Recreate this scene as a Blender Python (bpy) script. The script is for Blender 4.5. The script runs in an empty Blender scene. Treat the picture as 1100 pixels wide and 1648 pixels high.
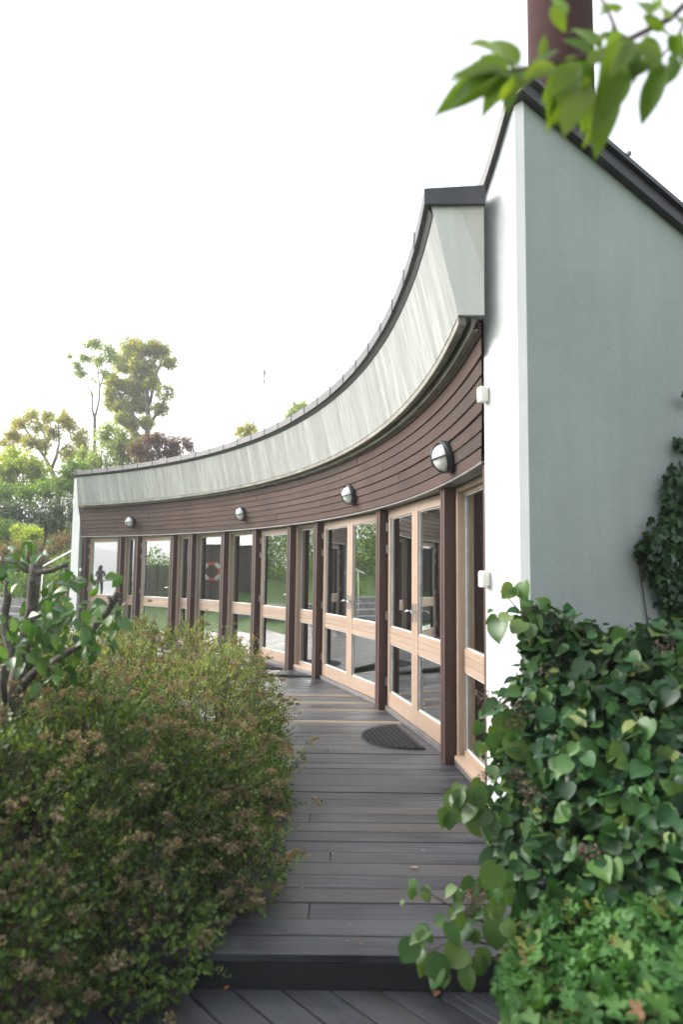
import bpy, bmesh, math, random
import numpy as np
from mathutils import Vector, Matrix

random.seed(7); rng = np.random.default_rng(11)
PI = math.pi; RAD = math.radians
sc = bpy.context.scene
COL = sc.collection

# ------------------------------------------------------------------ camera
FPX, PITCH, ROLL, EYE = 1049.5, 0.0894, 0.0120, 1.472
_cp, _sp, _cr, _sr = math.cos(PITCH), math.sin(PITCH), math.cos(ROLL), math.sin(ROLL)
FWD = Vector((0, _cp, _sp)); UP0 = Vector((0, -_sp, _cp)); RT0 = Vector((1, 0, 0))
RT = _cr*RT0 + _sr*UP0; UP = -_sr*RT0 + _cr*UP0
cam_d = bpy.data.cameras.new('camera'); cam = bpy.data.objects.new('camera', cam_d); COL.objects.link(cam)
cam.matrix_world = Matrix(((RT.x, UP.x, -FWD.x, 0), (RT.y, UP.y, -FWD.y, 0), (RT.z, UP.z, -FWD.z, EYE), (0, 0, 0, 1)))
cam_d.sensor_fit = 'VERTICAL'; cam_d.sensor_height = 36; cam_d.sensor_width = 24
cam_d.lens = FPX/1648*36; cam_d.clip_start = 0.05; cam_d.clip_end = 3000
cam_d.dof.use_dof = True; cam_d.dof.focus_distance = 6.5; cam_d.dof.aperture_fstop = 1.6
sc.camera = cam

# ------------------------------------------------------------------ light
SUN_EL, SUN_AZ = RAD(28), RAD(-76)          # azimuth from +Y towards +X
w = bpy.data.worlds.new('World'); sc.world = w; w.use_nodes = True
nt = w.node_tree; nt.nodes.clear()
sky = nt.nodes.new('ShaderNodeTexSky'); sky.sky_type = 'NISHITA'; sky.sun_disc = False
sky.sun_elevation = SUN_EL; sky.sun_rotation = SUN_AZ; sky.dust_density = 4.0; sky.air_density = 1.2; sky.ozone_density = 1.0
hs = nt.nodes.new('ShaderNodeHueSaturation'); hs.inputs['Saturation'].default_value = 0.30
bg = nt.nodes.new('ShaderNodeBackground'); bg.inputs['Strength'].default_value = 0.15
wo = nt.nodes.new('ShaderNodeOutputWorld')
nt.links.new(sky.outputs[0], hs.inputs['Color']); nt.links.new(hs.outputs[0], bg.inputs['Color']); nt.links.new(bg.outputs[0], wo.inputs['Surface'])
sd = bpy.data.lights.new('sun', 'SUN'); sd.energy = 0.95; sd.angle = RAD(40); sd.color = (1, .95, .88)
so = bpy.data.objects.new('sun', sd); COL.objects.link(so)
sdir = Vector((math.sin(SUN_AZ)*math.cos(SUN_EL), math.cos(SUN_AZ)*math.cos(SUN_EL), math.sin(SUN_EL)))
so.rotation_euler = sdir.to_track_quat('Z', 'Y').to_euler(); so.location = (0, 0, 30)
sc.view_settings.view_transform = 'Standard'; sc.view_settings.look = 'None'; sc.view_settings.gamma = 1
sc.view_settings.exposure = 1.95
sc.cycles.max_bounces = 8; sc.cycles.transparent_max_bounces = 12

# ------------------------------------------------------------------ helpers
def ray(px, py):
    u, v = (px-550)/FPX, -(py-824)/FPX
    return (RT*u + UP*v + FWD)
C0 = Vector((0, 0, EYE))
def at(px, py, Y):
    d = ray(px, py); return C0 + d*(Y/d.y)
def on_z(px, py, z):
    d = ray(px, py); return C0 + d*((z-EYE)/d.z)
CX, CY, R = -12.243*.92, 3.967*.92, 13.213*.92
HH, HB, HT = 2.352*.92, 3.0985*.92, 3.797*.92
OB, OT = .2953*.92, .4602*.92
def on_arc(px, py, r):
    d = ray(px, py); a = d.x**2+d.y**2; b = -2*(d.x*CX+d.y*CY); c = CX*CX+CY*CY-r*r
    t = (-b+math.sqrt(max(b*b-4*a*c, 0)))/(2*a)
    P = C0+d*t; return P, math.atan2(P.y-CY, P.x-CX)
def pol(r, th, z=0): return Vector((CX+r*math.cos(th), CY+r*math.sin(th), z))

def link(name, me, mat=None, parent=None):
    o = bpy.data.objects.new(name, me); COL.objects.link(o)
    if mat:
        for m in (mat if isinstance(mat, (list, tuple)) else [mat]): me.materials.append(m)
    if parent: o.parent = parent
    return o
def tag(o, label=None, cat=None, group=None, kind=None):
    if label: o['label'] = label
    if cat: o['category'] = cat
    if group: o['group'] = group
    if kind: o['kind'] = kind
    return o
def thing(name, label, cat, loc=(0, 0, 0), group=None):
    o = bpy.data.objects.new(name, None); COL.objects.link(o); o.location = loc; o.empty_display_size = .1
    return tag(o, label, cat, group)

class MB:
    """collects verts/faces/uv, links as one mesh object"""
    def __init__(s): s.v = []; s.f = []; s.uv = []; s.mi = []
    def add(s, vs, fs, uvs=None, mi=0):
        b = len(s.v); s.v += [tuple(p) for p in vs]
        for k, f in enumerate(fs):
            s.f.append(tuple(b+i for i in f)); s.mi.append(mi)
            s.uv.append([(uvs[i] if uvs else (vs[i][0], vs[i][2])) for i in f])
    def box(s, a, b, M=None, mi=0, long=0):
        x0, y0, z0 = a; x1, y1, z1 = b
        P = [(x, y, z) for z in (z0, z1) for y in (y0, y1) for x in (x0, x1)]
        F = [(0, 2, 3, 1), (4, 5, 7, 6), (0, 1, 5, 4), (1, 3, 7, 5), (3, 2, 6, 7), (2, 0, 4, 6)]
        N = [2, 2, 1, 0, 1, 0]
        off = random.random()*20
        for f, n in zip(F, N):
            ax = [i for i in range(3) if i != n]
            if ax[0] != long and ax[1] == long: ax = ax[::-1]
            uv = {i: (P[i][ax[0]]+off, P[i][ax[1]]+off*.37) for i in f}
            pts = [Vector(P[i]) for i in f]; pts = [M @ p for p in pts] if M else pts
            bb = len(s.v); s.v += [tuple(p) for p in pts]; s.f.append(tuple(range(bb, bb+4))); s.mi.append(mi)
            s.uv.append([uv[i] for i in f])
    def tube(s, pts, rad, n=8, mi=0, caps=True):
        pts = [Vector(p) for p in pts]; rad = rad if isinstance(rad, (list, tuple)) else [rad]*len(pts)
        rings = []; L = 0; prev = None
        for i, p in enumerate(pts):
            t = (pts[min(i+1, len(pts)-1)]-pts[max(i-1, 0)]).normalized()
            ref = prev if prev is not None else (Vector((0, 0, 1)) if abs(t.z) < .9 else Vector((1, 0, 0)))
            a = (ref - t*ref.dot(t)).normalized(); prev = a; b = t.cross(a)
            if i: L += (p-pts[i-1]).length
            rings.append(([p+(a*math.cos(2*PI*k/n)+b*math.sin(2*PI*k/n))*rad[i] for k in range(n)], L))
        vs = [q for r_, _ in rings for q in r_]; uv = [(l, k/n*.6) for r_, l in rings for k in range(n)]
        fs = [(i*n+k, i*n+(k+1) % n, (i+1)*n+(k+1) % n, (i+1)*n+k) for i in range(len(pts)-1) for k in range(n)]
        if caps: fs += [tuple(range(n))[::-1], tuple(range((len(pts)-1)*n, len(pts)*n))]
        s.add(vs, fs, uv, mi)
    def build(s, name, mat, parent=None, smooth=False, bevel=0, merge=True):
        me = bpy.data.meshes.new(name); me.from_pydata(s.v, [], s.f)
        ul = me.uv_layers.new(name='UVMap'); ul.data.foreach_set('uv', [c for f in s.uv for p in f for c in p])
        me.polygons.foreach_set('material_index', s.mi)
        if merge:
            bm = bmesh.new(); bm.from_mesh(me); bmesh.ops.remove_doubles(bm, verts=bm.verts, dist=1e-5)
            bm.to_mesh(me); bm.free()
        if smooth: me.shade_smooth()
        o = link(name, me, mat, parent)
        if bevel:
            m = o.modifiers.new('bevel', 'BEVEL'); m.width = bevel; m.segments = 2; m.limit_method = 'ANGLE'; m.angle_limit = RAD(40)
        return o

def ring(mb, prof, th0, th1, n, closed=False, ends=True, mi=0):
    """sweep profile [(r,z),...] along the arc from th0 to th1; uv = (arc metres, profile metres)"""
    k = len(prof); L = [0]
    for a, b in zip(prof, prof[1:]): L.append(L[-1]+math.hypot(b[0]-a[0], b[1]-a[1]))
    vs = []; uv = []
    for i in range(n+1):
        for (r, z), l in zip(prof, L):
            ta = th0(r) if callable(th0) else th0
            tb = th1(r) if callable(th1) else th1
            th = ta+(tb-ta)*i/n; vs.append(pol(r, th, z)); uv.append((th*R, l))
    fs = []
    m = k if closed else k-1
    for i in range(n):
        for j in range(m):
            j2 = (j+1) % k; fs.append((i*k+j, i*k+j2, (i+1)*k+j2, (i+1)*k+j))
    if ends and closed: fs += [tuple(range(k))[::-1], tuple(range(n*k, n*k+k))]
    mb.add(vs, fs, uv, mi)

# ------------------------------------------------------------------ materials
def newmat(name):
    m = bpy.data.materials.new(name); m.use_nodes = True; t = m.node_tree
    return m, t, t.nodes['Principled BSDF'], t.nodes['Material Output']
def N(t, typ, **kw):
    n = t.nodes.new(typ)
    for k, v in kw.items():
        if k in n.inputs: n.inputs[k].default_value = v
        else: setattr(n, k, v)
    return n
def ramp(t, fac, stops):
    r = t.nodes.new('ShaderNodeValToRGB'); e = r.color_ramp.elements
    while len(e) < len(stops): e.new(.5)
    for q, (p, c) in zip(e, stops): q.position = p; q.color = (*c, 1) if len(c) == 3 else c
    t.links.new(fac, r.inputs[0]); return r.outputs[0]
def mixc(t, fac, a, b, mode='MIX'):
    m = t.nodes.new('ShaderNodeMix'); m.data_type = 'RGBA'; m.blend_type = mode
    for s, v in ((m.inputs[0], fac), (m.inputs[6], a), (m.inputs[7], b)):
        if hasattr(v, 'links'): t.links.new(v, s)
        elif isinstance(v, (int, float)): s.default_value = v
        else: s.default_value = (*v, 1)
    return m.outputs[2]
def coords(t, kind='UV', scale=(1, 1, 1)):
    tc = t.nodes.new('ShaderNodeTexCoord'); mp = t.nodes.new('ShaderNodeMapping'); mp.inputs['Scale'].default_value = scale
    t.links.new(tc.outputs[kind], mp.inputs[0]); return mp.outputs[0]
def noise(t, vec, scale, detail=6, rough=.6, dist=0):
    n = N(t, 'ShaderNodeTexNoise', Scale=scale, Detail=detail, Roughness=rough, Distortion=dist)
    t.links.new(vec, n.inputs['Vector']); return n.outputs[0]
def bump(t, b, h, strength=.3, dist=.01):
    n = N(t, 'ShaderNodeBump', Strength=strength, Distance=dist); t.links.new(h, n.inputs['Height']); t.links.new(n.outputs[0], b.inputs['Normal'])
def island(t): return t.nodes.new('ShaderNodeNewGeometry').outputs['Random Per Island']

def wood(name, c0, c1, rough=.7, grain=(1.2, 40, 1), vary=.35, knots=False, bs=.25):
    m, t, b, o = newmat(name)
    v = coords(t, 'UV', grain)
    g = noise(t, v, 2.2, 8, .62, .8)
    col = ramp(t, g, [(.28, c0), (.72, c1)])
    big = noise(t, coords(t, 'UV', (.7, 3, 1)), 1.3, 3)
    col = mixc(t, ramp(t, big, [(.35, (vary,)*3), (.65, (0, 0, 0))]), col, tuple(x*.55 for x in c0))
    isl = island(t); hv = N(t, 'ShaderNodeHueSaturation'); t.links.new(col, hv.inputs['Color'])
    mr = N(t, 'ShaderNodeMapRange'); t.links.new(isl, mr.inputs[0]); mr.inputs[3].default_value = 1-vary*.6; mr.inputs[4].default_value = 1+vary*.6
    t.links.new(mr.outputs[0], hv.inputs['Value']); t.links.new(hv.outputs[0], b.inputs['Base Color'])
    b.inputs['Roughness'].default_value = rough
    bump(t, b, g, bs, .004)
    return m
M_clad = wood('brown_stained_cladding', (.032, .0135, .009), (.088, .044, .033), .78, (1.0, 26, 1), .5)
M_post = wood('brown_stained_post', (.036, .017, .013), (.080, .040, .032), .65, (1.2, 40, 1), .25)
M_frame = wood('pale_oiled_wood', (.27, .19, .140), (.40, .298, .228), .5, (.9, 45, 1), .16, bs=.08)
M_deck = wood('weathered_grey_deck', (.010, .0115, .016), (.088, .096, .115), .6, (.8, 34, 1), .6, bs=.6)
M_decktan = wood('newer_tan_deck_board', (.10, .078, .055), (.20, .16, .115), .65, (.9, 26, 1), .3, bs=.4)
M_shed = wood('dark_brown_shed_boards', (.09, .055, .045), (.16, .10, .08), .75, (1, 30, 1), .5)

def deck_stains():
    t = M_deck.node_tree; b = t.nodes['Principled BSDF']
    src = b.inputs['Base Color'].links[0].from_socket
    n1 = noise(t, coords(t, 'Object', (.8, 1.6, 1)), 1.7, 5, .6)
    c = mixc(t, ramp(t, n1, [(.45, (0, 0, 0)), (.72, (.5, .5, .5))]), src, (.115, .118, .125))
    hb3 = ramp(t, island(t), [(0, (0, 0, 0)), (.62, (0, 0, 0)), (.8, (.45, .45, .45)), (1, (.7, .7, .7))])
    c = mixc(t, hb3, c, (.062, .054, .048))
    n2 = noise(t, coords(t, 'Object', (1, 1, 1)), 38, 2)
    c = mixc(t, ramp(t, n2, [(.72, (0, 0, 0)), (.78, (.55, .55, .55))]), c, (.33, .31, .28))
    t.links.new(c, b.inputs['Base Color'])
    r = ramp(t, n1, [(.3, (.34,)*3), (.7, (.58,)*3)]); t.links.new(r, b.inputs['Roughness'])
deck_stains()

def plaster(name, col, bs=.25):
    m, t, b, o = newmat(name)
    v = coords(t, 'Object')
    n1 = noise(t, v, 1.4, 5, .6); n2 = noise(t, v, 26, 8, .7)
    c = ramp(t, n1, [(.3, tuple(x*.9 for x in col)), (.7, tuple(min(x*1.05, .9) for x in col))])
    st = noise(t, coords(t, 'Object', (5, 5, .5)), 1.5, 5, .65)
    c = mixc(t, ramp(t, st, [(.42, (0, 0, 0)), (.72, (.5, .5, .5))]), c, tuple(x*.82 for x in col))
    sp_ = noise(t, coords(t, 'Object', (1, 1, .8)), 5.5, 8, .75); c = mixc(t, ramp(t, sp_, [(.55, (0, 0, 0)), (.75, (.5, .5, .5))]), c, tuple(x*.84 for x in col))
    pk = noise(t, coords(t, 'Object'), 16, 2, .5); c = mixc(t, ramp(t, pk, [(.77, (0, 0, 0)), (.80, (.6, .6, .6))]), c, tuple(x*.5 for x in col))
    t.links.new(c, b.inputs['Base Color']); b.inputs['Roughness'].default_value = .9
    mx = mixc(t, .5, n2, noise(t, coords(t, 'Object', (1, 1, 1.6)), 7, 6, .6)); bump(t, b, mx, bs, .03)
    return m
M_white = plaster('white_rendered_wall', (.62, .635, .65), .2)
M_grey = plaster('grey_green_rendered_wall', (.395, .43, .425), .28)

def concrete():
    m, t, b, o = newmat('board_marked_concrete')
    uv = coords(t, 'UV')
    sep = N(t, 'ShaderNodeSeparateXYZ'); t.links.new(uv, sep.inputs[0])
    mu = N(t, 'ShaderNodeMath', operation='MULTIPLY'); mu.inputs[1].default_value = 1/.115; t.links.new(sep.outputs[0], mu.inputs[0])
    fl = N(t, 'ShaderNodeMath', operation='FLOOR'); t.links.new(mu.outputs[0], fl.inputs[0])
    fr = N(t, 'ShaderNodeMath', operation='FRACT'); t.links.new(mu.outputs[0], fr.inputs[0])
    wn = N(t, 'ShaderNodeTexWhiteNoise', noise_dimensions='1D'); t.links.new(fl.outputs[0], wn.inputs['W'])
    base = ramp(t, wn.outputs['Value'], [(0, (.245, .26, .255)), (.5, (.30, .315, .31)), (1, (.36, .37, .365))])
    g = noise(t, coords(t, 'UV', (22, 1.6, 1)), 1.6, 8, .65, .5)
    base = mixc(t, ramp(t, g, [(.46, (0, 0, 0)), (.74, (.95, .95, .95))]), base, (.13, .135, .135))
    n1 = noise(t, coords(t, 'UV', (1.5, 2.5, 1)), 1.2, 5, .6)
    base = mixc(t, ramp(t, n1, [(.45, (0, 0, 0)), (.75, (.4, .4, .4))]), base, (.28, .28, .265))
    seam = ramp(t, fr.outputs[0], [(0, (1, 1, 1)), (.05, (0, 0, 0)), (.95, (0, 0, 0)), (1, (1, 1, 1))])
    sm = mixc(t, 1.0, seam, ramp(t, wn.outputs['Value'], [(.3, (0, 0, 0)), (.9, (.55, .55, .55))]), 'MULTIPLY')
    base = mixc(t, sm, base, (.2, .2, .19))
    sp = noise(t, coords(t, 'UV', (14, 5, 1)), 2.5, 2, .5)
    base = mixc(t, ramp(t, sp, [(.70, (0, 0, 0)), (.77, (.8, .8, .8))]), base, (.14, .14, .14))
    t.links.new(base, b.inputs['Base Color']); b.inputs['Roughness'].default_value = .85
    bump(t, b, mixc(t, .5, g, wn.outputs['Value']), .3, .01)
    return m
M_conc = concrete()
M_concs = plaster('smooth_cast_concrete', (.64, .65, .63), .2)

def simple(name, col, rough=.5, metal=0, nscale=8, var=.2, spec=.5, bs=0):
    m, t, b, o = newmat(name)
    n1 = noise(t, coords(t, 'Object'), nscale, 5, .6)
    c = ramp(t, n1, [(.3, tuple(x*(1-var) for x in col)), (.7, tuple(min(1, x*(1+var)) for x in col))])
    t.links.new(c, b.inputs['Base Color']); b.inputs['Roughness'].default_value = rough; b.inputs['Metallic'].default_value = metal
    b.inputs['Specular IOR Level'].default_value = spec
    if bs: bump(t, b, n1, bs, .01)
    return m
M_cap = simple('dark_grey_sheet_metal', (.060, .060, .068), .5, .15)
M_black = simple('black_painted_metal', (.018, .018, .02), .45)
M_flash = simple('grey_zinc_flashing', (.21, .20, .20), .4, .5)
M_steel = simple('brushed_steel', (.40, .40, .41), .38, .9)
M_alu = simple('pale_glazing_bead', (.55, .58, .60), .4, .2)
M_lampm = simple('lamp_charcoal_metal', (.045, .05, .058), .35, .4)
M_opal = simple('opal_glass', (.80, .81, .80), .16, 0, 3, .04)
M_plastic = simple('cream_plastic', (.74, .72, .64), .45, 0, 3, .04)
M_flue = simple('oxidised_brown_steel', (.045, .019, .018), .85, .0, 3, .3, .12)
M_rubber = simple('black_rubber', (.016, .017, .019), .75, 0, 30, .3, bs=.4)
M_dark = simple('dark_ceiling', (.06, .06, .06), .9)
M_int = simple('pale_interior_floor', (.50, .54, .54), .5, 0, 2, .15)
M_intw = simple('interior_wall', (.66, .67, .65), .9, 0, 1, .2)
M_soil = simple('dark_soil', (.03, .022, .016), 1, 0, 12, .5, bs=.6)
M_stone = simple('grey_terrace_stone', (.26, .255, .25), .9, 0, 5, .3, bs=.4)
M_whitep = simple('white_painted_metal', (.75, .74, .72), .4)
M_pink = simple('pink_cloth', (.55, .13, .14), .9); M_blk = simple('black_cloth', (.012, .012, .016), .9)
M_dead = simple('dry_fallen_leaf', (.20, .085, .035), .8, 0, 40, .5)
M_deadp = simple('pale_dry_leaf', (.45, .30, .20), .8, 0, 40, .3)
M_orange = simple('lifebuoy_orange', (.60, .10, .03), .5); M_wbuoy = simple('lifebuoy_white', (.75, .75, .73), .5)
M_skin = simple('skin', (.50, .30, .22), .5); M_hair = simple('brown_hair', (.10, .06, .035), .6); M_cloth = simple('black_clothing', (.015, .015, .018), .8)

def glass():
    m, t, b, o = newmat('window_glass'); t.nodes.remove(b)
    gl = N(t, 'ShaderNodeBsdfGlossy', Roughness=.0); gl.inputs['Color'].default_value = (.93, .96, .95, 1)
    tr = N(t, 'ShaderNodeBsdfTransparent'); tr.inputs['Color'].default_value = (.80, .86, .84, 1)
    fr = N(t, 'ShaderNodeFresnel', IOR=1.5)
    mr = N(t, 'ShaderNodeMapRange'); mr.inputs[1].default_value = .04; mr.inputs[2].default_value = 1; mr.inputs[3].default_value = .50; mr.inputs[4].default_value = 1
    t.links.new(fr.outputs[0], mr.inputs[0])
    nz = noise(t, coords(t, 'Object', (1, 1, 1)), 1.1, 1, .4); bp = N(t, 'ShaderNodeBump', Strength=.035, Distance=.05); t.links.new(nz, bp.inputs['Height'])
    t.links.new(bp.outputs[0], gl.inputs['Normal'])
    mx = t.nodes.new('ShaderNodeMixShader'); t.links.new(mr.outputs[0], mx.inputs[0]); t.links.new(tr.outputs[0], mx.inputs[1]); t.links.new(gl.outputs[0], mx.inputs[2])
    t.links.new(mx.outputs[0], o.inputs[0]); return m
M_glass = glass()

def leafmat(name, stops, trans=.35, rough=.45, tcol=None, spec=.4, clump=.6, csc=1.5):
    """stops: colours picked per leaf; trans = share of light let through"""
    m, t, b, o = newmat(name)
    c = ramp(t, island(t), stops)
    n1 = noise(t, coords(t, 'Object'), csc, 4, .6)
    hv = N(t, 'ShaderNodeHueSaturation'); t.links.new(c, hv.inputs['Color'])
    mr = N(t, 'ShaderNodeMapRange'); mr.inputs[1].default_value = .3; mr.inputs[2].default_value = .7; mr.inputs[3].default_value = 1-clump*.5; mr.inputs[4].default_value = 1+clump*.5
    t.links.new(n1, mr.inputs[0]); t.links.new(mr.outputs[0], hv.inputs['Value'])
    c = hv.outputs[0]
    t.links.new(c, b.inputs['Base Color']); b.inputs['Roughness'].default_value = rough; b.inputs['Specular IOR Level'].default_value = spec
    tl = N(t, 'ShaderNodeBsdfTranslucent')
    t.links.new(mixc(t, 1.0, c, tcol or (1.6, 1.5, .6), 'MULTIPLY'), tl.inputs['Color'])
    mx = t.nodes.new('ShaderNodeMixShader'); mx.inputs[0].default_value = trans
    t.links.new(b.outputs[0], mx.inputs[1]); t.links.new(tl.outputs[0], mx.inputs[2]); t.links.new(mx.outputs[0], o.inputs[0])
    return m
def G(r, g, b): return (r, g, b)
L_hyd = leafmat('hydrangea_leaf', [(0, G(0.010, 0.037, 0.015)), (.4, G(0.023, 0.071, 0.024)), (.8, G(0.051, 0.121, 0.033)), (.95, G(0.089, 0.166, 0.043)), (1, G(0.166, 0.197, 0.062))], .20, .42, spec=.34)
L_ger = leafmat('geranium_leaf', [(0, G(0.024, 0.081, 0.015)), (.6, G(0.041, 0.119, 0.023)), (.93, G(0.065, 0.150, 0.028)), (.985, G(0.141, 0.150, 0.037)), (1, G(0.153, 0.063, 0.049))], .25, .6)
L_spi = leafmat('spirea_leaf', [(0, G(0.037, 0.075, 0.023)), (.5, G(0.071, 0.132, 0.034)), (.8, G(0.132, 0.202, 0.048)), (1, G(0.214, 0.296, 0.061))], .3, .55)
L_spi2 = leafmat('pale_spirea_leaf', [(0, G(0.086, 0.132, 0.048)), (.5, G(0.156, 0.216, 0.078)), (.8, G(0.232, 0.281, 0.100)), (1, G(0.368, 0.337, 0.155))], .35, .6)
L_flow = leafmat('dried_flower', [(0, G(0.126, 0.096, 0.056)), (.6, G(0.228, 0.179, 0.105)), (1, G(0.373, 0.303, 0.191))], .2, .9)
L_apple = leafmat('fruit_tree_leaf', [(0, G(0.036, 0.100, 0.027)), (.6, G(0.068, 0.157, 0.041)), (1, G(0.117, 0.218, 0.054))], .3, .35, spec=.6)
L_ivy = leafmat('ivy_leaf', [(0, G(.010, .040, .012)), (.6, G(.022, .070, .018)), (1, G(.04, .10, .026))], .15, .4)
L_over = leafmat('overhanging_leaf', [(0, G(0.051, 0.112, 0.013)), (.5, G(0.091, 0.166, 0.019)), (1, G(0.152, 0.224, 0.025))], .5, .4)
L_t1 = leafmat('tall_tree_leaf', [(0, G(0.112, 0.169, 0.050)), (.5, G(0.215, 0.270, 0.073)), (.8, G(0.360, 0.351, 0.092)), (1, G(0.562, 0.446, 0.123))], .58, .6, csc=.45)
L_t2 = leafmat('pale_tree_leaf', [(0, G(0.160, 0.239, 0.079)), (.6, G(0.239, 0.319, 0.120)), (1, G(0.351, 0.415, 0.160))], .58, .6, csc=.45)
L_t3 = leafmat('yellow_tree_leaf', [(0, G(0.184, 0.227, 0.054)), (.5, G(0.333, 0.348, 0.076)), (1, G(0.567, 0.470, 0.107))], .58, .6, csc=.45)
L_gr = leafmat('green_shrub_leaf', [(0, G(0.067, 0.148, 0.034)), (.6, G(0.125, 0.235, 0.054)), (1, G(0.217, 0.330, 0.076))], .58, .6, csc=.7)
L_dk = leafmat('dark_hedge_leaf', [(0, G(0.026, 0.058, 0.023)), (.6, G(0.051, 0.099, 0.038)), (1, G(0.094, 0.145, 0.058))], .25, .6, csc=.7)
L_yg = leafmat('yellow_green_leaf', [(0, G(0.174, 0.261, 0.043)), (.6, G(0.290, 0.377, 0.065)), (1, G(0.464, 0.493, 0.102))], .58, .6, csc=.7)
L_pu = leafmat('purple_leaf', [(0, G(0.071, 0.043, 0.055)), (.6, G(0.135, 0.080, 0.094)), (1, G(0.207, 0.150, 0.125))], .58, .6, csc=.7)
L_br = leafmat('brown_shrub_leaf', [(0, G(0.094, 0.087, 0.036)), (.6, G(0.174, 0.138, 0.065)), (1, G(0.275, 0.189, 0.102))], .35, .7, csc=.7)
def bark():
    m, t, b, o = newmat('grey_bark')
    v = coords(t, 'Object', (1, 1, .35)); n1 = noise(t, v, 34, 8, .75); n2 = noise(t, coords(t, 'Object'), 11, 6, .7)
    c = ramp(t, n1, [(.3, (.025, .02, .017)), (.7, (.15, .13, .11))])
    c = mixc(t, ramp(t, n2, [(.5, (0, 0, 0)), (.68, (.7, .7, .7))]), c, (.33, .345, .30))
    t.links.new(c, b.inputs['Base Color']); b.inputs['Roughness'].default_value = .95; bump(t, b, n1, .7, .02); return m
M_bark = bark()
M_twig = simple('brown_twig', (.07, .04, .028), .8, 0, 20, .4)
M_cut = simple('cut_wood', (.30, .20, .13), .8, 0, 30, .3)

# ------------------------------------------------------------------ leaf meshes
def leaf_template(kind):
    if kind == 'quad':      # pointed small leaf, folded on its midrib
        v = [(0, 0, 0), (.32, .45, .10), (0, 1, 0), (-.32, .45, .10)]; f = [(0, 1, 2), (0, 2, 3)]
    elif kind == 'oval':
        v = [(0, 0, 0), (.21, .20, .07), (.29, .46, .10), (.19, .76, .04), (0, 1, -.06), (-.19, .76, .04), (-.29, .46, .10), (-.21, .20, .07), (0, .5, .0)]
        f = [(0, 1, 8), (1, 2, 8), (2, 3, 8), (3, 4, 8), (4, 5, 8), (5, 6, 8), (6, 7, 8), (7, 0, 8)]
    elif kind == 'lance':   # smooth pointed leaf for the near branch
        ys = [.03, .12, .25, .4, .55, .7, .82, .92]; ws = [.04, .12, .18, .205, .195, .16, .105, .05]
        v = [(0, 0, 0)]+[(w_, y, .09*w_/.26-.03*y) for y, w_ in zip(ys, ws)]+[(0, 1, -.06)]+[(-w_, y, .09*w_/.26-.03*y) for y, w_ in zip(ys[::-1], ws[::-1])]+[(0, y, -.03*y) for y in ys]
        f = []
        for sd_ in (0, 1):
            R_ = [0]+([i+1 for i in range(8)] if sd_ == 0 else [17-i for i in range(8)])+[9]; C_ = [0]+[18+i for i in range(8)]+[9]
            for i in range(9):
                q = [C_[i], R_[i], R_[i+1], C_[i+1]]; q = list(dict.fromkeys(q)); f.append(tuple(q if sd_ == 0 else q[::-1]))
    elif kind == 'heart':
        half = [(.20, -.09, .05), (.41, .04, .10), (.52, .28, .13), (.47, .55, .11), (.33, .77, .06), (.14, .93, -.02)]
        v = [(0, 0, 0)] + half + [(0, 1.03, -.12)] + [(-x, y, z) for x, y, z in half[::-1]] + [(0, .3, .0), (0, .65, -.02)]
        n = 14; v = v[:14]+[(0, .30, 0), (0, .65, -.03)]
        f = [(0, 1, 14), (1, 2, 14), (2, 3, 14), (3, 4, 15, 14), (4, 5, 15), (5, 6, 15), (6, 7, 15), (7, 8, 15), (8, 9, 15), (9, 10, 15), (10, 11, 14, 15), (11, 12, 14), (12, 13, 14), (13, 0, 14)]
    elif kind == 'palm':    # lobed geranium leaf, seven toothed lobes
        v = [(0, .0, 0)]; nl = 5; pts = []
        for i in range(nl):
            a0 = RAD(-130+260*i/(nl-1))
            for da, r in ((-29, .50), (-21, .80), (-14, .84), (-8, .97), (0, 1.0), (8, .97), (14, .84), (21, .80)):
                pts.append((a0+RAD(da), r))
        pts.append((RAD(160), .50))
        v += [(r*math.sin(a)*.55, r*math.cos(a)*.55, .10*r*r + (-.04 if r < .5 else 0)) for a, r in pts]
        f = [(0, i, i+1) for i in range(1, len(pts))]
    elif kind == 'ivy':
        v = [(0, 0, 0), (.3, -.12, .03), (.48, .18, .05), (.24, .36, .03), (.26, .62, .03), (0, 1, -.04), (-.26, .62, .03), (-.24, .36, .03), (-.48, .18, .05), (-.3, -.12, .03)]
        f = [(0, i, i+1) for i in range(1, 9)]
    return np.array(v, float), f
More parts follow.
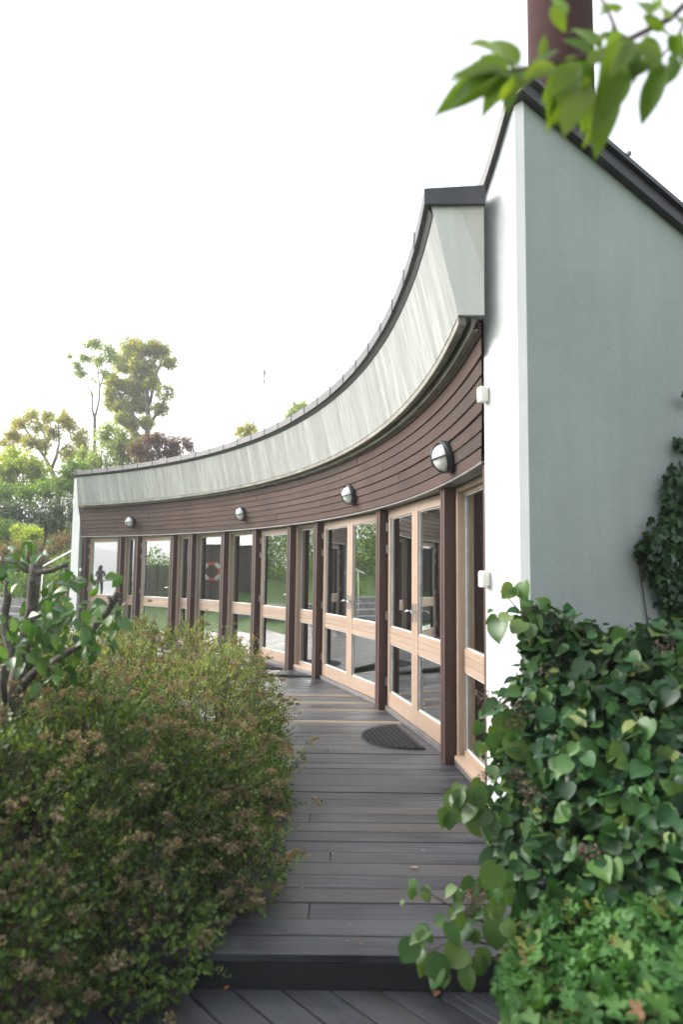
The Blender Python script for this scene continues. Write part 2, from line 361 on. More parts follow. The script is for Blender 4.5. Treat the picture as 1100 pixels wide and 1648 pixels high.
def leaves(name, kind, P, D, Nn, S, mat, parent=None, curl=0.0, smooth=True):
    """P positions, D tip directions, Nn normals, S sizes -> one mesh"""
    V, F = leaf_template(kind); n = len(P); k = len(V)
    D = D/np.linalg.norm(D, axis=1, keepdims=True)
    X = np.cross(D, Nn); X /= (np.linalg.norm(X, axis=1, keepdims=True)+1e-9); Z = np.cross(X, D)
    wv = rng.uniform(.8, 1.2, n)[:, None]; cv = rng.uniform(.2, 2.0, n)[:, None]
    vx = V[None, :, 0]*wv; vy = V[None, :, 1]*np.ones((n, 1)); vz = V[None, :, 2]*cv - curl*V[None, :, 1]**2*rng.uniform(0, 1.5, n)[:, None]
    W = P[:, None, :] + S[:, None, None]*(vx[..., None]*X[:, None, :] + vy[..., None]*D[:, None, :] + vz[..., None]*Z[:, None, :])
    me = bpy.data.meshes.new(name)
    lens = np.array([len(f) for f in F]); loops = np.concatenate([np.array(f) for f in F])
    me.vertices.add(n*k); me.vertices.foreach_set('co', W.reshape(-1).astype(np.float32))
    L = (loops[None, :] + (np.arange(n)*k)[:, None]).reshape(-1)
    me.loops.add(len(L)); me.loops.foreach_set('vertex_index', L.astype(np.int32))
    st = np.concatenate([[0], np.cumsum(lens)[:-1]]); ST = (st[None, :]+(np.arange(n)*len(loops))[:, None]).reshape(-1)
    me.polygons.add(len(ST)); me.polygons.foreach_set('loop_start', ST.astype(np.int32)); me.polygons.foreach_set('loop_total', np.tile(lens, n).astype(np.int32))
    me.update(calc_edges=True); me.validate()
    if smooth: me.shade_smooth()
    return link(name, me, mat, parent)
def unit(n):
    v = rng.normal(size=(n, 3)); return v/np.linalg.norm(v, axis=1, keepdims=True)
def blob_points(blobs, n, shell=.55, cover=None, jitter=0.0):
    """points spread in the outer shell of a union of ellipsoids (c, r3); returns positions and outward normals"""
    B = [(np.array(c, float), np.array(r, float) if hasattr(r, '__len__') else np.array([r]*3, float)) for c, r in blobs]
    wts = np.array([np.prod(r)**(2/3) for _, r in B]); wts /= wts.sum()
    P = []; NN = []
    got = 0
    while got < n:
        idx = rng.choice(len(B), size=n, p=wts); u = unit(n)
        s = 1-shell*rng.random(n)**1.6
        C = np.array([b[0] for b in B])[idx]; Rr = np.array([b[1] for b in B])[idx]
        p = C + u*Rr*s[:, None]*(1+jitter*rng.normal(size=n)[:, None])
        nn = u/Rr; nn /= np.linalg.norm(nn, axis=1, keepdims=True)
        inside = np.zeros(n, bool)
        for j, (c, r) in enumerate(B):
            q = (((p-c)/r)**2).sum(1); inside |= (q < (1-shell)**2*.95) & (idx != j)
        keep = ~inside
        if cover is not None: keep &= cover(p)
        P.append(p[keep]); NN.append(nn[keep]); got += keep.sum()
    return np.concatenate(P)[:n], np.concatenate(NN)[:n]
def vec(v): return np.array([v.x, v.y, v.z])

# ================================================================== SETTING
def gh(x, y):
    """ground height: lawn level, falling to the lake on the left, rising to the wooded bank beyond the house"""
    h = -.16 + 0*x
    bank = np.clip((y-15.5-np.clip(x+6, -10, 0)*.25)/14, 0, 1); h = h + 3.4*bank**1.3*(1/(1+np.exp((x+3)*.5)))*(1/(1+np.exp(-(x+27)*.6)))
    h = h + 6*np.clip((y-30)/60, 0, 1)*(1/(1+np.exp(-(x+40)*.3)))
    lake = np.clip((-x-30+np.clip(y-14, 0, 60)*-.9)/10, 0, 1)*np.clip((40-y)/12+0, 0, 1)
    return h - 4.4*lake**1.2
def grid_axis(lo, hi, a, b, n):
    inner = np.linspace(a, b, n); out1 = a-np.geomspace(1, a-lo+1, 14)[1:][::-1]+1; out2 = b+np.geomspace(1, hi-b+1, 14)[1:]-1
    return np.concatenate([out1, inner, out2])
xs = grid_axis(-1500, 1500, -46, 20, 90); ys = grid_axis(-1500, 1500, -30, 60, 110)
XX, YY = np.meshgrid(xs, ys); ZZ = gh(XX, YY)
me = bpy.data.meshes.new('ground')
nx, ny = len(xs), len(ys)
me.from_pydata(np.stack([XX, YY, ZZ], -1).reshape(-1, 3).tolist(), [], [(j*nx+i, j*nx+i+1, (j+1)*nx+i+1, (j+1)*nx+i) for j in range(ny-1) for i in range(nx-1)])
me.shade_smooth()
def grass():
    m, t, b, o = newmat('lawn'); v = coords(t, 'Object'); n1 = noise(t, v, .5, 6); n2 = noise(t, v, 30, 6, .7)
    c = ramp(t, n2, [(.3, (.055, .13, .018)), (.7, (.11, .22, .036))]); c = mixc(t, ramp(t, n1, [(.4, (0, 0, 0)), (.7, (.5, .5, .5))]), c, (.13, .17, .04))
    t.links.new(c, b.inputs['Base Color']); b.inputs['Roughness'].default_value = .9; bump(t, b, n2, .6, .03); return m
tag(link('ground', me, grass()), kind='structure')
wm, wt, wb, _ = newmat('lake_water'); wb.inputs['Base Color'].default_value = (.16, .21, .25, 1); wb.inputs['Roughness'].default_value = .12
wn_ = noise(wt, coords(wt, 'Object'), .8, 4); bump(wt, wb, wn_, .25, .1)
mb = MB(); mb.add([(-1600, -1600, -3.1), (-33, -1600, -3.1), (-33, 60, -3.1), (-1600, 60, -3.1)], [(0, 1, 2, 3)])
tag(mb.build('lake', wm), kind='structure')
# far wooded shore across the lake
mb = MB(); prof = []
for i in range(60):
    a = i/59; y = -900+1250*a; x = -760-90*math.sin(a*7); h = 14+16*abs(math.sin(a*9+1))*random.uniform(.8, 1.1)+8*math.sin(a*23)
    prof.append((x, y, h))
vs = []
for x, y, h in prof: vs += [(x, y, -4), (x-60, y, h*.8), (x-170, y, h), (x-400, y, -4)]
mb.add(vs, [(i*4+j, i*4+j+1, i*4+j+5, i*4+j+4) for i in range(59) for j in range(3)])
tag(mb.build('hills', simple('far_wooded_shore', (.13, .17, .19), 1, 0, .02, .25), smooth=True), kind='structure')

# decks ------------------------------------------------------------------
STEP = on_z(440, 1535, 0).y
PB = .132
def boards(mb, x0, x1f, y0, y1, M=None, mi_of=None, z0=-.03, z1=0, pitch=PB):
    y = y0; k = 0
    while y < y1:
        w_ = pitch-.0055
        cuts = [x0(y) if callable(x0) else x0]; xe = x1f(y) if callable(x1f) else x1f
        if random.random() < .5: cuts.append(cuts[0]+(xe-cuts[0])*random.uniform(.15, .5))
        cuts.append(xe)
        dz = random.uniform(-.0025, .0015)
        if not M and y < 6:
            xx = -.85
            while xx < cuts[-1]-.1:
                for yo in (.028, .10): mb.box((xx-.0035, y+yo-.0035, z1+dz-.002), (xx+.0035, y+yo+.0035, z1+dz+.0008), None, 2, 0)
                xx += .6
        for a, b in zip(cuts, cuts[1:]): mb.box((a+.002, y, z0), (b-.002, y+w_, z1+dz), M, mi_of(k) if mi_of else 0, 0)
        y += pitch; k += 1
mb = MB()
def arcx(y): return CX+math.sqrt(max((R+.20)**2-(y-CY)**2, 0))
ysec = 9.1
tanset = set()
for py in (1119, 1128, 1142, 1162):
    tanset.add(int((on_z(500, py, 0).y-STEP)/PB))
LEDGE = lambda y: -.98 if y < 6.3 else -3.4
boards(mb, LEDGE, lambda y: max(arcx(y), 1.05) if y < 4.2 else arcx(y), STEP, ysec, None, lambda k: 1 if k in tanset else 0)
a2 = RAD(-14)
M2 = Matrix.Translation((arcx(ysec)+.3, ysec+.06, 0)) @ Matrix.Rotation(a2, 4, 'Z')
def sec_end(v):   # far sector boards: to the facade arc along their own direction
    p = M2 @ Vector((0, v, 0)); d = Vector((math.cos(a2), math.sin(a2)));
    o = Vector((p.x-CX, p.y-CY)); b = o.dot(d); c = o.dot(o)-(R+.20)**2; disc = b*b-c
    return (-b+math.sqrt(disc)) if disc > 0 else -6
def sec_start(v):
    # not crossing the near sector (y>ysec) and at most a terrace 3.6 m deep
    p = M2 @ Vector((0, v, 0)); lim = (p.y-ysec-.05)/math.sin(-a2)   # moving along +x lowers y
    return sec_end(v)-3.6
def sec_end2(v):
    p = M2 @ Vector((0, v, 0)); lim = (ysec-p.y)/math.sin(a2)
    return min(sec_end(v), lim)
boards(mb, sec_start, lambda v: max(sec_end2(v), sec_start(v)+.1), 0.02, 7.2, M2)
tag(mb.build('deck', [M_deck, M_decktan, M_lampm], bevel=.0015), kind='structure')
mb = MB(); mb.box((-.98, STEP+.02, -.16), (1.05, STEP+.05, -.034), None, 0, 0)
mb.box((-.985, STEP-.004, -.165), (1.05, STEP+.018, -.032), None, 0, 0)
tag(mb.build('deck_riser', wood('shade_black_riser', (.006, .007, .009), (.018, .020, .024), .7, (.9, 26, 1), .4)), kind='structure')  # the riser's shade is put into this near-black wood colour
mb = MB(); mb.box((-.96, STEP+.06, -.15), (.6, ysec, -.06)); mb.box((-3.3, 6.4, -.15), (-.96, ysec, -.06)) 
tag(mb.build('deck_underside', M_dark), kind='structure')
ZL = -.125
pa, pb = on_z(293, 1590, ZL), on_z(354, 1647, ZL); pc = on_z(369, 1588, ZL)
dd = (pb-pa).normalized(); ang = math.atan2(dd.y, dd.x)
gap = abs((pc-pa).dot(Vector((-dd.y, dd.x, 0))))
mb = MB(); M3 = Matrix.Translation(Vector((pa.x, pa.y, ZL))) @ Matrix.Rotation(ang, 4, 'Z')
def clipbox(mb, M, x0, x1, y0, y1, ymax):
    """board cut off along the riser line y = ymax"""
    poly = [M @ Vector(p) for p in ((x0, y0, 0), (x1, y0, 0), (x1, y1, 0), (x0, y1, 0))]
    out = list(zip(poly, [(x0, y0), (x1, y0), (x1, y1), (x0, y1)]))
    for dist in (lambda p: ymax-p.y, lambda p: p.x+1.12):
        src, out = out, []
        for i in range(len(src)):
            (p, u), (q, v_) = src[i], src[(i+1) % len(src)]; a, b = dist(p), dist(q)
            if a >= 0: out.append((p, u))
            if (a >= 0) != (b >= 0):
                s = a/(a-b); out.append((p+(q-p)*s, (u[0]+(v_[0]-u[0])*s, u[1]+(v_[1]-u[1])*s)))
    if len(out) < 3: return
    n = len(out); off = random.random()*9
    vs = [p for p, _ in out]+[p-Vector((0, 0, .03)) for p, _ in out]; uv = [(u[0]+off, u[1]+off) for _, u in out]*2
    mb.add(vs, [tuple(range(n))]+[(i, n+i, n+(i+1) % n, (i+1) % n) for i in range(n)], uv)
for k in range(-16, 17): clipbox(mb, M3, -6, 6, k*gap+.004, (k+1)*gap-.004, STEP-.008)
tag(mb.build('lower_deck', M_deck, bevel=.002), kind='structure')

# ================================================================== THE BUILDING
bld = thing('curved_building', 'low curved building with brown timber cladding, leaning concrete parapet, glazed doors and white end walls', 'building', pol(R+2, RAD(30), 0))
def bpart(mb, name, mat, parent=None, **kw):
    o = mb.build(name, mat, None, **kw); return adopt(o, parent or bld)
def adopt(o, par):
    bpy.context.view_layer.update()
    o.parent = par; o.matrix_parent_inverse = Matrix.Translation(-WORLD[par.name]) if par.name in WORLD else Matrix()
    return o
WORLD = {bld.name: Vector(bld.location)}
THE = RAD(63.2)                                   # far end
THC = lambda r: RAD(62.1)+(r-(R-OT))/OT*RAD(1.1)  # the parapet is cut square, not radially
_, th_ce = on_arc(693, 319, R-OT)                 # near end of the concrete
PBK = R-.132
mb = MB()
ring(mb, [(PBK, HB), (R-OB, HB), (R-OT, HT), (PBK, HT)], th_ce, THC, 120, True, True)
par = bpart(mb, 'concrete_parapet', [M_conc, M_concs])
# the flat end face is smooth concrete
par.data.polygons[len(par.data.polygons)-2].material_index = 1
# end panel joint: thin wedge of rougher patch concrete, 3 mm proud
a = pol(R-OT+.16, th_ce, HT-.02); b_ = pol(PBK, th_ce, HT-.02); c_ = pol(PBK, th_ce, HB+.25); nrm = Vector((0, -1, 0))
mb = MB(); pts = [a, b_, c_]; vs = [p+nrm*.004 for p in pts]+[p-nrm*.01 for p in pts]
mb.add(vs, [(0, 1, 2), (3, 5, 4), (0, 3, 4, 1), (1, 4, 5, 2), (2, 5, 3, 0)]); bpart(mb, 'end_panel', plaster('patched_concrete', (.58, .57, .52), .3))
# lower lip and soffit board
mb = MB()
ring(mb, [(R-OB+.004, HB-.045), (R-OB+.004, HB-.002), (R-OB+.045, HB-.002), (R-OB+.045, HB-.045)], th_ce+.002, THC, 110, True, True)
def th_sight(r):      # the soffit runs on behind the wing wall, clear of its white end
    return max(th_ce+.002, math.asin(((CX+r)/.2165-CY)/r) if CX+r > .70 else -9)
SFR = [R-OB+.075, R-.165, R-.12, R-.06, R, R+.06]
ring(mb, [(r_, HB-.075) for r_ in SFR]+[(r_, HB-.003) for r_ in SFR[::-1]], th_sight, lambda r: THC(r)-.002, 110, True, True)
bpart(mb, 'soffit', simple('dark_concrete_soffit', (.20, .19, .17), .9, 0, 5, .3, bs=.3))  # one even tone, darker than the parapet face
# cap in sheet-metal lengths with raised seams
mb = MB(); nseg = 26; CAPH = .058
for i in range(nseg):
    t0 = th_ce-.003+(RAD(62.2)-th_ce)*i/nseg; t1 = th_ce-.003+(RAD(62.2)-th_ce)*(i+1)/nseg
    e = .0006; dz = random.uniform(-.003, .003)
    ring(mb, [(R-OT-.035, HT-.03+dz), (R-OT-.035, HT+CAPH+dz), (PBK+.004, HT+CAPH+.02+dz), (PBK+.004, HT-.03), (R-OT-.012, HT-.03)], t0+e, (lambda r: THC(r)+.002) if i == nseg-1 else t1-e, 5, True, True)
    ring(mb, [(R-OT-.041, HT-.032), (R-OT-.041, HT+CAPH+.006), (R-OT-.02, HT+CAPH+.006), (R-OT-.02, HT-.032)], t1-.0012, t1+.0008, 1, True, True)
bpart(mb, 'parapet_cap', M_cap)
mb = MB(); ring(mb, [(R-OT+.012, HT-.075), (R-OT-.012, HT-.031), (R-OT+.03, HT-.031), (R-OT+.03, HT-.075)], th_ce+.001, THC, 100, True, True)
bpart(mb, 'drip_strip', M_black)
# timber cladding, eight lapped boards with butt joints
th_tr = on_arc(782, 918, R)[1]
LEAN = .165                                        # the boarded band leans out with the parapet
def rc(z): return R-LEAN*(z-HH)/(HB-HH)
def th_edge(r): return max(th_ce+.004, math.asin(min(1, ((CX+r)/.2176-CY)/r)))
mb = MB(); nb = 8; bh = (HB-.012-HH)/nb
for k in range(nb):
    gq = random.choice((.001, .0015, .004)); z0 = HH+k*bh+gq; z1 = HH+(k+1)*bh-gq
    ts = th_edge(rc(z0)); t = ts
    while t < THE-.004:
        t2 = min(t+random.uniform(.18, .36), THE-.002)
        if THE-t2 < .05: t2 = THE-.002
        jr = random.uniform(-.0025, .0025)
        prof = [(rc(z0)-.004+jr, z0), (rc(z0)-.0085+jr, z0), (rc(z1)+.002+jr, z1), (rc(z1)+.022, z1), (rc(z0)+.022, z0)]
        ring(mb, prof, th_edge if t == ts else t+.0003, t2-.0003, max(3, int((t2-t)*60)), True, True)
        t = t2
bpart(mb, 'timber_cladding', M_clad)
mb = MB(); ring(mb, [(R+.024, HH-.02), (rc(HB)+.024, HB), (R+.20, HB), (R+.20, HH-.02)], th_edge, THE, 90, True, True)
bpart(mb, 'cladding_backing', simple('dark_batten_gap', (.012, .009, .008), .9))
mb = MB(); ring(mb, [(R-.032, HH-.026), (R-.032, HH-.012), (R+.02, HH+.002), (R+.17, HH+.002), (R+.17, HH-.024), (R-.02, HH-.024)], th_tr-.004, THE, 100, True, True)
bpart(mb, 'cladding_flashing', M_flash)

# posts -----------------------------------------------------------------
RP = R+.015                                         # front face of the posts
XL = [130, 187, 214, 272, 302, 354, 405, 461, 504, 605, 709]
PW = .118
PT = [on_arc(x, 918, RP)[1]-(PW/2)/R for x in XL]
post0 = None
for th in PT:
    mb = MB()
    for sx in (-1, 1):
        xa = sx*.009 if sx > 0 else -PW/2
        mb.box((xa, 0, .004), (xa+PW/2-.009, .17+.012*sx, HH-.03), None, 0, 2)
    M = Matrix.Translation(pol(RP, th)) @ Matrix.Rotation(th-PI/2, 4, 'Z')
    mb.v = [tuple(M @ Vector(p)) for p in mb.v]
    bpart(mb, 'post', M_post, bevel=.003)
# end trim boards at both ends
mb = MB()
for r0, r1, t0, t1, z1 in ((R-.012, R+.12, th_tr-.007, th_tr, HH-.03),):
    ring(mb, [(r0, .01), (r0, z1), (r1, z1), (r1, .01)], t0, t1, 1, True, True)
bpart(mb, 'end_trim', M_post)

# doors and windows --------------------------------------------------------
Z0, Z1 = .055, HH-.035
ZM0, ZM1 = .705, .885
def frame_boxes(mb, x0, x1, y0, y1, st, top, bot, bead=True, rail=True):
    mb.box((x0, y0, Z0), (x0+st, y1, Z1), None, 0, 2); mb.box((x1-st, y0, Z0), (x1, y1, Z1), None, 0, 2)
    mb.box((x0+st+.0006, y0+.001, Z1-top), (x1-st-.0006, y1-.001, Z1), None, 0, 0); mb.box((x0+st+.0006, y0+.001, Z0), (x1-st-.0006, y1-.001, Z0+bot), None, 0, 0)
    h = (ZM1-ZM0)/3
    for k in range(3): mb.box((x0+st+.0006, y0+.003, ZM0+k*h+.0015), (x1-st-.0006, y1-.003, ZM0+(k+1)*h-.0015), None, 0, 0)
    mb.box((x0+st, y0+.012, ZM0+.003), (x1-st, y1-.01, ZM1-.003), None, 0, 0)
    g = .011
    for za, zb in ((Z0+bot, ZM0), (ZM1, Z1-top)):
        ya, yb = y0+.014, y0+.040
        mb.box((x0+st, ya, za), (x0+st+g, yb, zb), None, 1, 2); mb.box((x1-st-g, ya, za), (x1-st, yb, zb), None, 1, 2)
        mb.box((x0+st+g, ya, za), (x1-st-g, yb, za+g), None, 1, 0); mb.box((x0+st+g, ya, zb-g), (x1-st-g, yb, zb), None, 1, 0)
        # inner spacer of the double glazing
        mb.box((x0+st+g+.004, yb+.004, za), (x0+st+g+.016, yb+.012, zb), None, 1, 2); mb.box((x1-st-g-.016, yb+.004, za), (x1-st-g-.004, yb+.012, zb), None, 1, 2)
def panes(par_, x0, x1, y, st, top, bot, M, wname):
    for za, zb in ((Z0+bot, ZM0), (ZM1, Z1-top)):
        m2 = MB(); 
        m2.box((x0+st+.003, y, za+.003), (x1-st-.003, y+.006, zb-.003)); m2.v = [tuple(M @ Vector(p)) for p in m2.v]
        o = m2.build('pane', M_glass); o.parent = par_
def place(mb, name, mat, M, par_, **kw):
    mb.v = [tuple(M @ Vector(p)) for p in mb.v]; o = mb.build(name, mat, **kw); o.parent = par_; return o
def bay(thA, thB, kinds):
    rg = R+.112
    A = pol(rg, thA); B = pol(rg, thB); xd = (B-A).normalized(); Wd = (B-A).length
    M = Matrix.Translation(A) @ Matrix(((xd.x, -xd.y, 0, 0), (xd.y, xd.x, 0, 0), (0, 0, 1, 0), (0, 0, 0, 1)))
    m0, m1 = PW/2+.003, Wd-PW/2-.003
    if kinds == 'last': m1 = Wd-.01
    Mi = Matrix.Translation(-WORLD[bld.name])
    # threshold
    mb = MB(); mb.box((m0, -.02, .003), (m1, .12, .05), M, 0, 0); bpart(mb, 'threshold', M_flash, bevel=.003)
    if kinds in ('window', 'last'):
        mb = MB(); st, top, bot = .052, .06, .075
        frame_boxes(mb, m0, m1, .045, .10, .062, .055, .07)
        for xx in (m0, m1-.055):                           # deep jamb lining
            mb.box((xx-.001, .0, Z0-.004), (xx+.056, .0445, Z1+.004), None, 0, 2)
        mb.box((m0+.056, .0, Z1-.03), (m1-.056, .0445, Z1+.004), None, 0, 0); mb.box((m0+.056, -.03, Z0-.004), (m1-.056, .0445, Z0+.028), None, 0, 0)
        o = place(mb, 'window', [M_frame, M_alu], M, bld, bevel=.002); o.matrix_parent_inverse = Mi
        panes(o, m0, m1, .065, .062, .055, .07, M, 'window')
        for ch in o.children: ch.matrix_parent_inverse = Matrix()
        fix(o)
    else:
        mb = MB(); j = .018                                  # casing round the leaves
        mb.box((m0, .012, Z0-.004), (m0+j, .07, Z1), None, 0, 2); mb.box((m1-j, .012, Z0-.004), (m1, .07, Z1), None, 0, 2); mb.box((m0+j, .012, Z1-.012), (m1-j, .07, Z1+.004), None, 0, 0)
        o = place(mb, 'door_frame', M_frame, M, bld); o.matrix_parent_inverse = Mi
        leaves_ = [(m0+j+.003, m1-j-.003, -1)] if kinds == 'door' else [(m0+j+.003, (m0+m1)/2-.002, -1), ((m0+m1)/2+.002, m1-j-.003, 1)]
        for x0, x1, side in leaves_:
            mb = MB(); sw = .085
            z1s = Z1
            frame_boxes(mb, x0, x1, 0, .055, sw, .095, .15)
            for p in range(len(mb.v)): pass
            o = place(mb, 'door', [M_frame, M_alu], M, bld, bevel=.0025); o.matrix_parent_inverse = Mi
            panes(o, x0, x1, .022, sw, .095, .15, M, 'door')
            hx = x0-.002 if side < 0 else x1+.002
            for zf in (.14, .46, .79, .90):
                hm = MB(); hm.tube([(hx, -.012, HH*zf-.045), (hx, -.012, HH*zf+.045)], .010, 8); hm.box((hx-.016, -.006, HH*zf-.045), (hx+.016, .0005, HH*zf+.045))
                place(hm, 'hinge', M_steel, M, o)
            lx = x1-sw/2 if side < 0 else x0+sw/2
            if kinds == 'door' or side < 0 or True:
                hm = MB(); d_ = -1 if side < 0 else 1
                hm.box((lx-.013, -.007, 1.00), (lx+.013, -.0005, 1.17)); hm.tube([(lx, -.006, 1.10), (lx, -.05, 1.10), (lx+d_*.02, -.056, 1.10), (lx+d_*.085, -.054, 1.085)], .0075, 8)
                place(hm, 'handle', M_steel, M, o, smooth=False)
            fix(o)
def fix(o):
    # sub-parts were built in world coordinates under a parent standing at the world origin
    for ch in o.children: ch.matrix_parent_inverse = Matrix()
seq = ['door', 'window', 'door', 'window', 'window', 'window', 'door', 'window', 'double', 'double']
for i, k in enumerate(seq): bay(PT[i], PT[i+1], k)
bay(PT[10], th_tr, 'last')

# white far end wall ------------------------------------------------------------
mb = MB()
def wall_prism(mb, plan, tops, z0=-.2, mi=None):
    n = len(plan); vs = [Vector((p[0], p[1], z0)) for p in plan]+[Vector((p[0], p[1], z)) for p, z in zip(plan, tops)]
    for i in range(n):
        j = (i+1) % n; mb.add([vs[i], vs[j], vs[n+j], vs[n+i]], [(0, 1, 2, 3)], None, mi[i] if mi else 0)
    mb.add(vs[n:], [tuple(range(n))]); mb.add(vs[:n][::-1], [tuple(range(n))])
ring(mb, [(R-.04, -.2), (R-.06, HT-.035), (R+4, HT-.035), (R+4, -.2)], THE+.001, THE+.020, 1, True, True)
bpart(mb, 'side_wall', M_white)
# roof, interior
mb = MB(); ring(mb, [(PBK+.002, HT-.28), (PBK+.002, HT-.10), (R+6.5, HT-.02), (R+6.5, HT-.28)], lambda r: RAD(2.2)+max(0, r-R-.3)*RAD(1.75), THE, 70, True, True); bpart(mb, 'roof', M_cap)
INR = lambda r: RAD(1.5)+max(0, r-R-.3)*RAD(1.75)
mb = MB(); ring(mb, [(R+.26, -.05), (R+.26, .035), (R+5.5, .035), (R+5.5, -.05)], INR, THE, 60, True, True); bpart(mb, 'floor', M_int)
mb = MB(); ring(mb, [(R+2.4, 0), (R+2.4, HT-.28), (R+2.6, HT-.28), (R+2.6, 0)], INR, THE, 60, True, True); bpart(mb, 'back_wall', M_intw)
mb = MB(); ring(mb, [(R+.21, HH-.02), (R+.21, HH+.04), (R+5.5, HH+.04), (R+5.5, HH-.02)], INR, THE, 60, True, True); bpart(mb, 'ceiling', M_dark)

# thick rendered wing wall, its narrow white end towards the deck ----------------
F_ = on_z(786, 1378, 0); Mm = on_z(822, 1405, 0)
d1 = (Mm-F_).normalized(); r8 = ray(846, 1000); r8 = Vector((r8.x, r8.y)).normalized()
# corner: F + s d1 on the ray x=846
den = d1.x*r8.y-d1.y*r8.x; s = ((-F_.x)*r8.y-(-F_.y)*r8.x)/den
K = F_+d1*s
gd = Vector((.905, .425, 0)).normalized()
ctop = at(831, 150, K.y).z; ftop = at(780, 324, F_.y).z
rt = ray(1100, 372); rt2 = Vector((rt.x, rt.y)).normalized(); den = gd.x*rt2.y-gd.y*rt2.x; s2 = ((-K.x)*rt2.y-(-K.y)*rt2.x)/den
Q = K+gd*s2; qtop = at(1100, 372, Q.y).z; slope = (qtop-ctop)/s2
LEN = 4.2
chf = .035
Ka = K-d1*chf; Kb = K+gd*chf
Eg = K+gd*LEN; Fg = F_+gd*LEN
plan = [F_]; tops = [ftop]; nseg_ = 5
for i in range(1, nseg_+1):
    q = i/nseg_; p = F_.lerp(Ka, q); plan.append(p); tops.append(ftop+(ctop-ftop)*(q**1.0)+.035*math.sin(PI*q)*-.6)
plan += [Kb, Eg, Fg]; tops += [ctop+slope*chf, ctop+slope*LEN, ftop+slope*LEN*.6]
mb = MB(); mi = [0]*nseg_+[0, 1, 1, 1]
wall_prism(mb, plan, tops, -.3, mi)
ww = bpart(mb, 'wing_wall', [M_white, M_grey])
# dark verge and fascia on top of the wing wall
mb = MB(); outn = Vector((-d1.y, d1.x, 0)); outn = outn if outn.x < 0 else -outn; outg = Vector((gd.y, -gd.x, 0))
def strip(mb, pts, out, th, dn, up_):
    """band along points: hangs dn below and stands up_ above the wall top, th thick outwards"""
    for a, b in zip(pts, pts[1:]):
        A = [a+Vector((0, 0, -dn)), a+Vector((0, 0, up_)), b+Vector((0, 0, up_)), b+Vector((0, 0, -dn))]
        vs = [p+out*.003 for p in A]+[p+out*th for p in A]
        mb.add(vs, [(0, 1, 2, 3), (7, 6, 5, 4), (0, 4, 5, 1), (1, 5, 6, 2), (2, 6, 7, 3), (3, 7, 4, 0)])
top_pts = [Vector((p[0], p[1], z)) for p, z in zip(plan[:nseg_+1], tops[:nseg_+1])]
strip(mb, top_pts+[Vector((K.x, K.y, ctop))], outn, .035, .015, .06)
kt = Vector((K.x, K.y, ctop)); et = Vector((Eg.x, Eg.y, ctop+slope*LEN))
strip(mb, [kt-gd*.02, et], outg, .05, .02, .055)
bpart(mb, 'fascia', M_black)
mb = MB()
Ft = Vector((F_.x, F_.y, ftop)); Fgt = Vector((Fg.x, Fg.y, ftop+slope*LEN*.6))
u_ = Vector((0, 0, .062)); u2 = Vector((0, 0, .085))
q = [kt+u_+outg*.075+outn*.02-gd*.0, et+u_+outg*.075, Fgt+u_, Ft+u_+outn*.03]
vs = q+[p+Vector((0, 0, .028)) for p in q]
mb.add(vs, [(0, 3, 2, 1), (4, 5, 6, 7), (0, 1, 5, 4), (1, 2, 6, 5), (2, 3, 7, 6), (3, 0, 4, 7)])
for i in range(9):
    p = kt+gd*(.25+i*.46)+Vector((0, 0, slope*(.25+i*.46)))+u2+outg*.082
    vs = [p, p+gd*.018, p+gd*.018-outg*.5, p-outg*.5]; vs += [v+Vector((0, 0, .02)) for v in vs]
    mb.add(vs, [(0, 3, 2, 1), (4, 5, 6, 7), (0, 1, 5, 4), (1, 2, 6, 5), (2, 3, 7, 6), (3, 0, 4, 7)])
bpart(mb, 'verge_cap', M_cap)
# round flue
YC = 4.9; cb_ = at(905, 200, YC); rad = (at(957, 200, YC)-at(856, 200, YC)).length/2
mb = MB(); n = 40
prof = [(rad*1.03, 2.3), (rad*1.03, cb_.z+.1), (rad, cb_.z+.11), (rad, cb_.z+1.5), (rad*1.02, cb_.z+1.51), (rad*1.02, cb_.z+1.56), (rad, cb_.z+1.57), (rad, cb_.z+3.0), (rad*.9, cb_.z+3.0), (rad*.9, cb_.z+2.5)]
vs = [(cb_.x+r_*math.cos(2*PI*k/n), cb_.y+r_*math.sin(2*PI*k/n), z) for r_, z in prof for k in range(n)]
mb.add(vs, [(i*n+k, i*n+(k+1) % n, (i+1)*n+(k+1) % n, (i+1)*n+k) for i in range(len(prof)-1) for k in range(n)])
bpart(mb, 'chimney', M_flue, smooth=False)

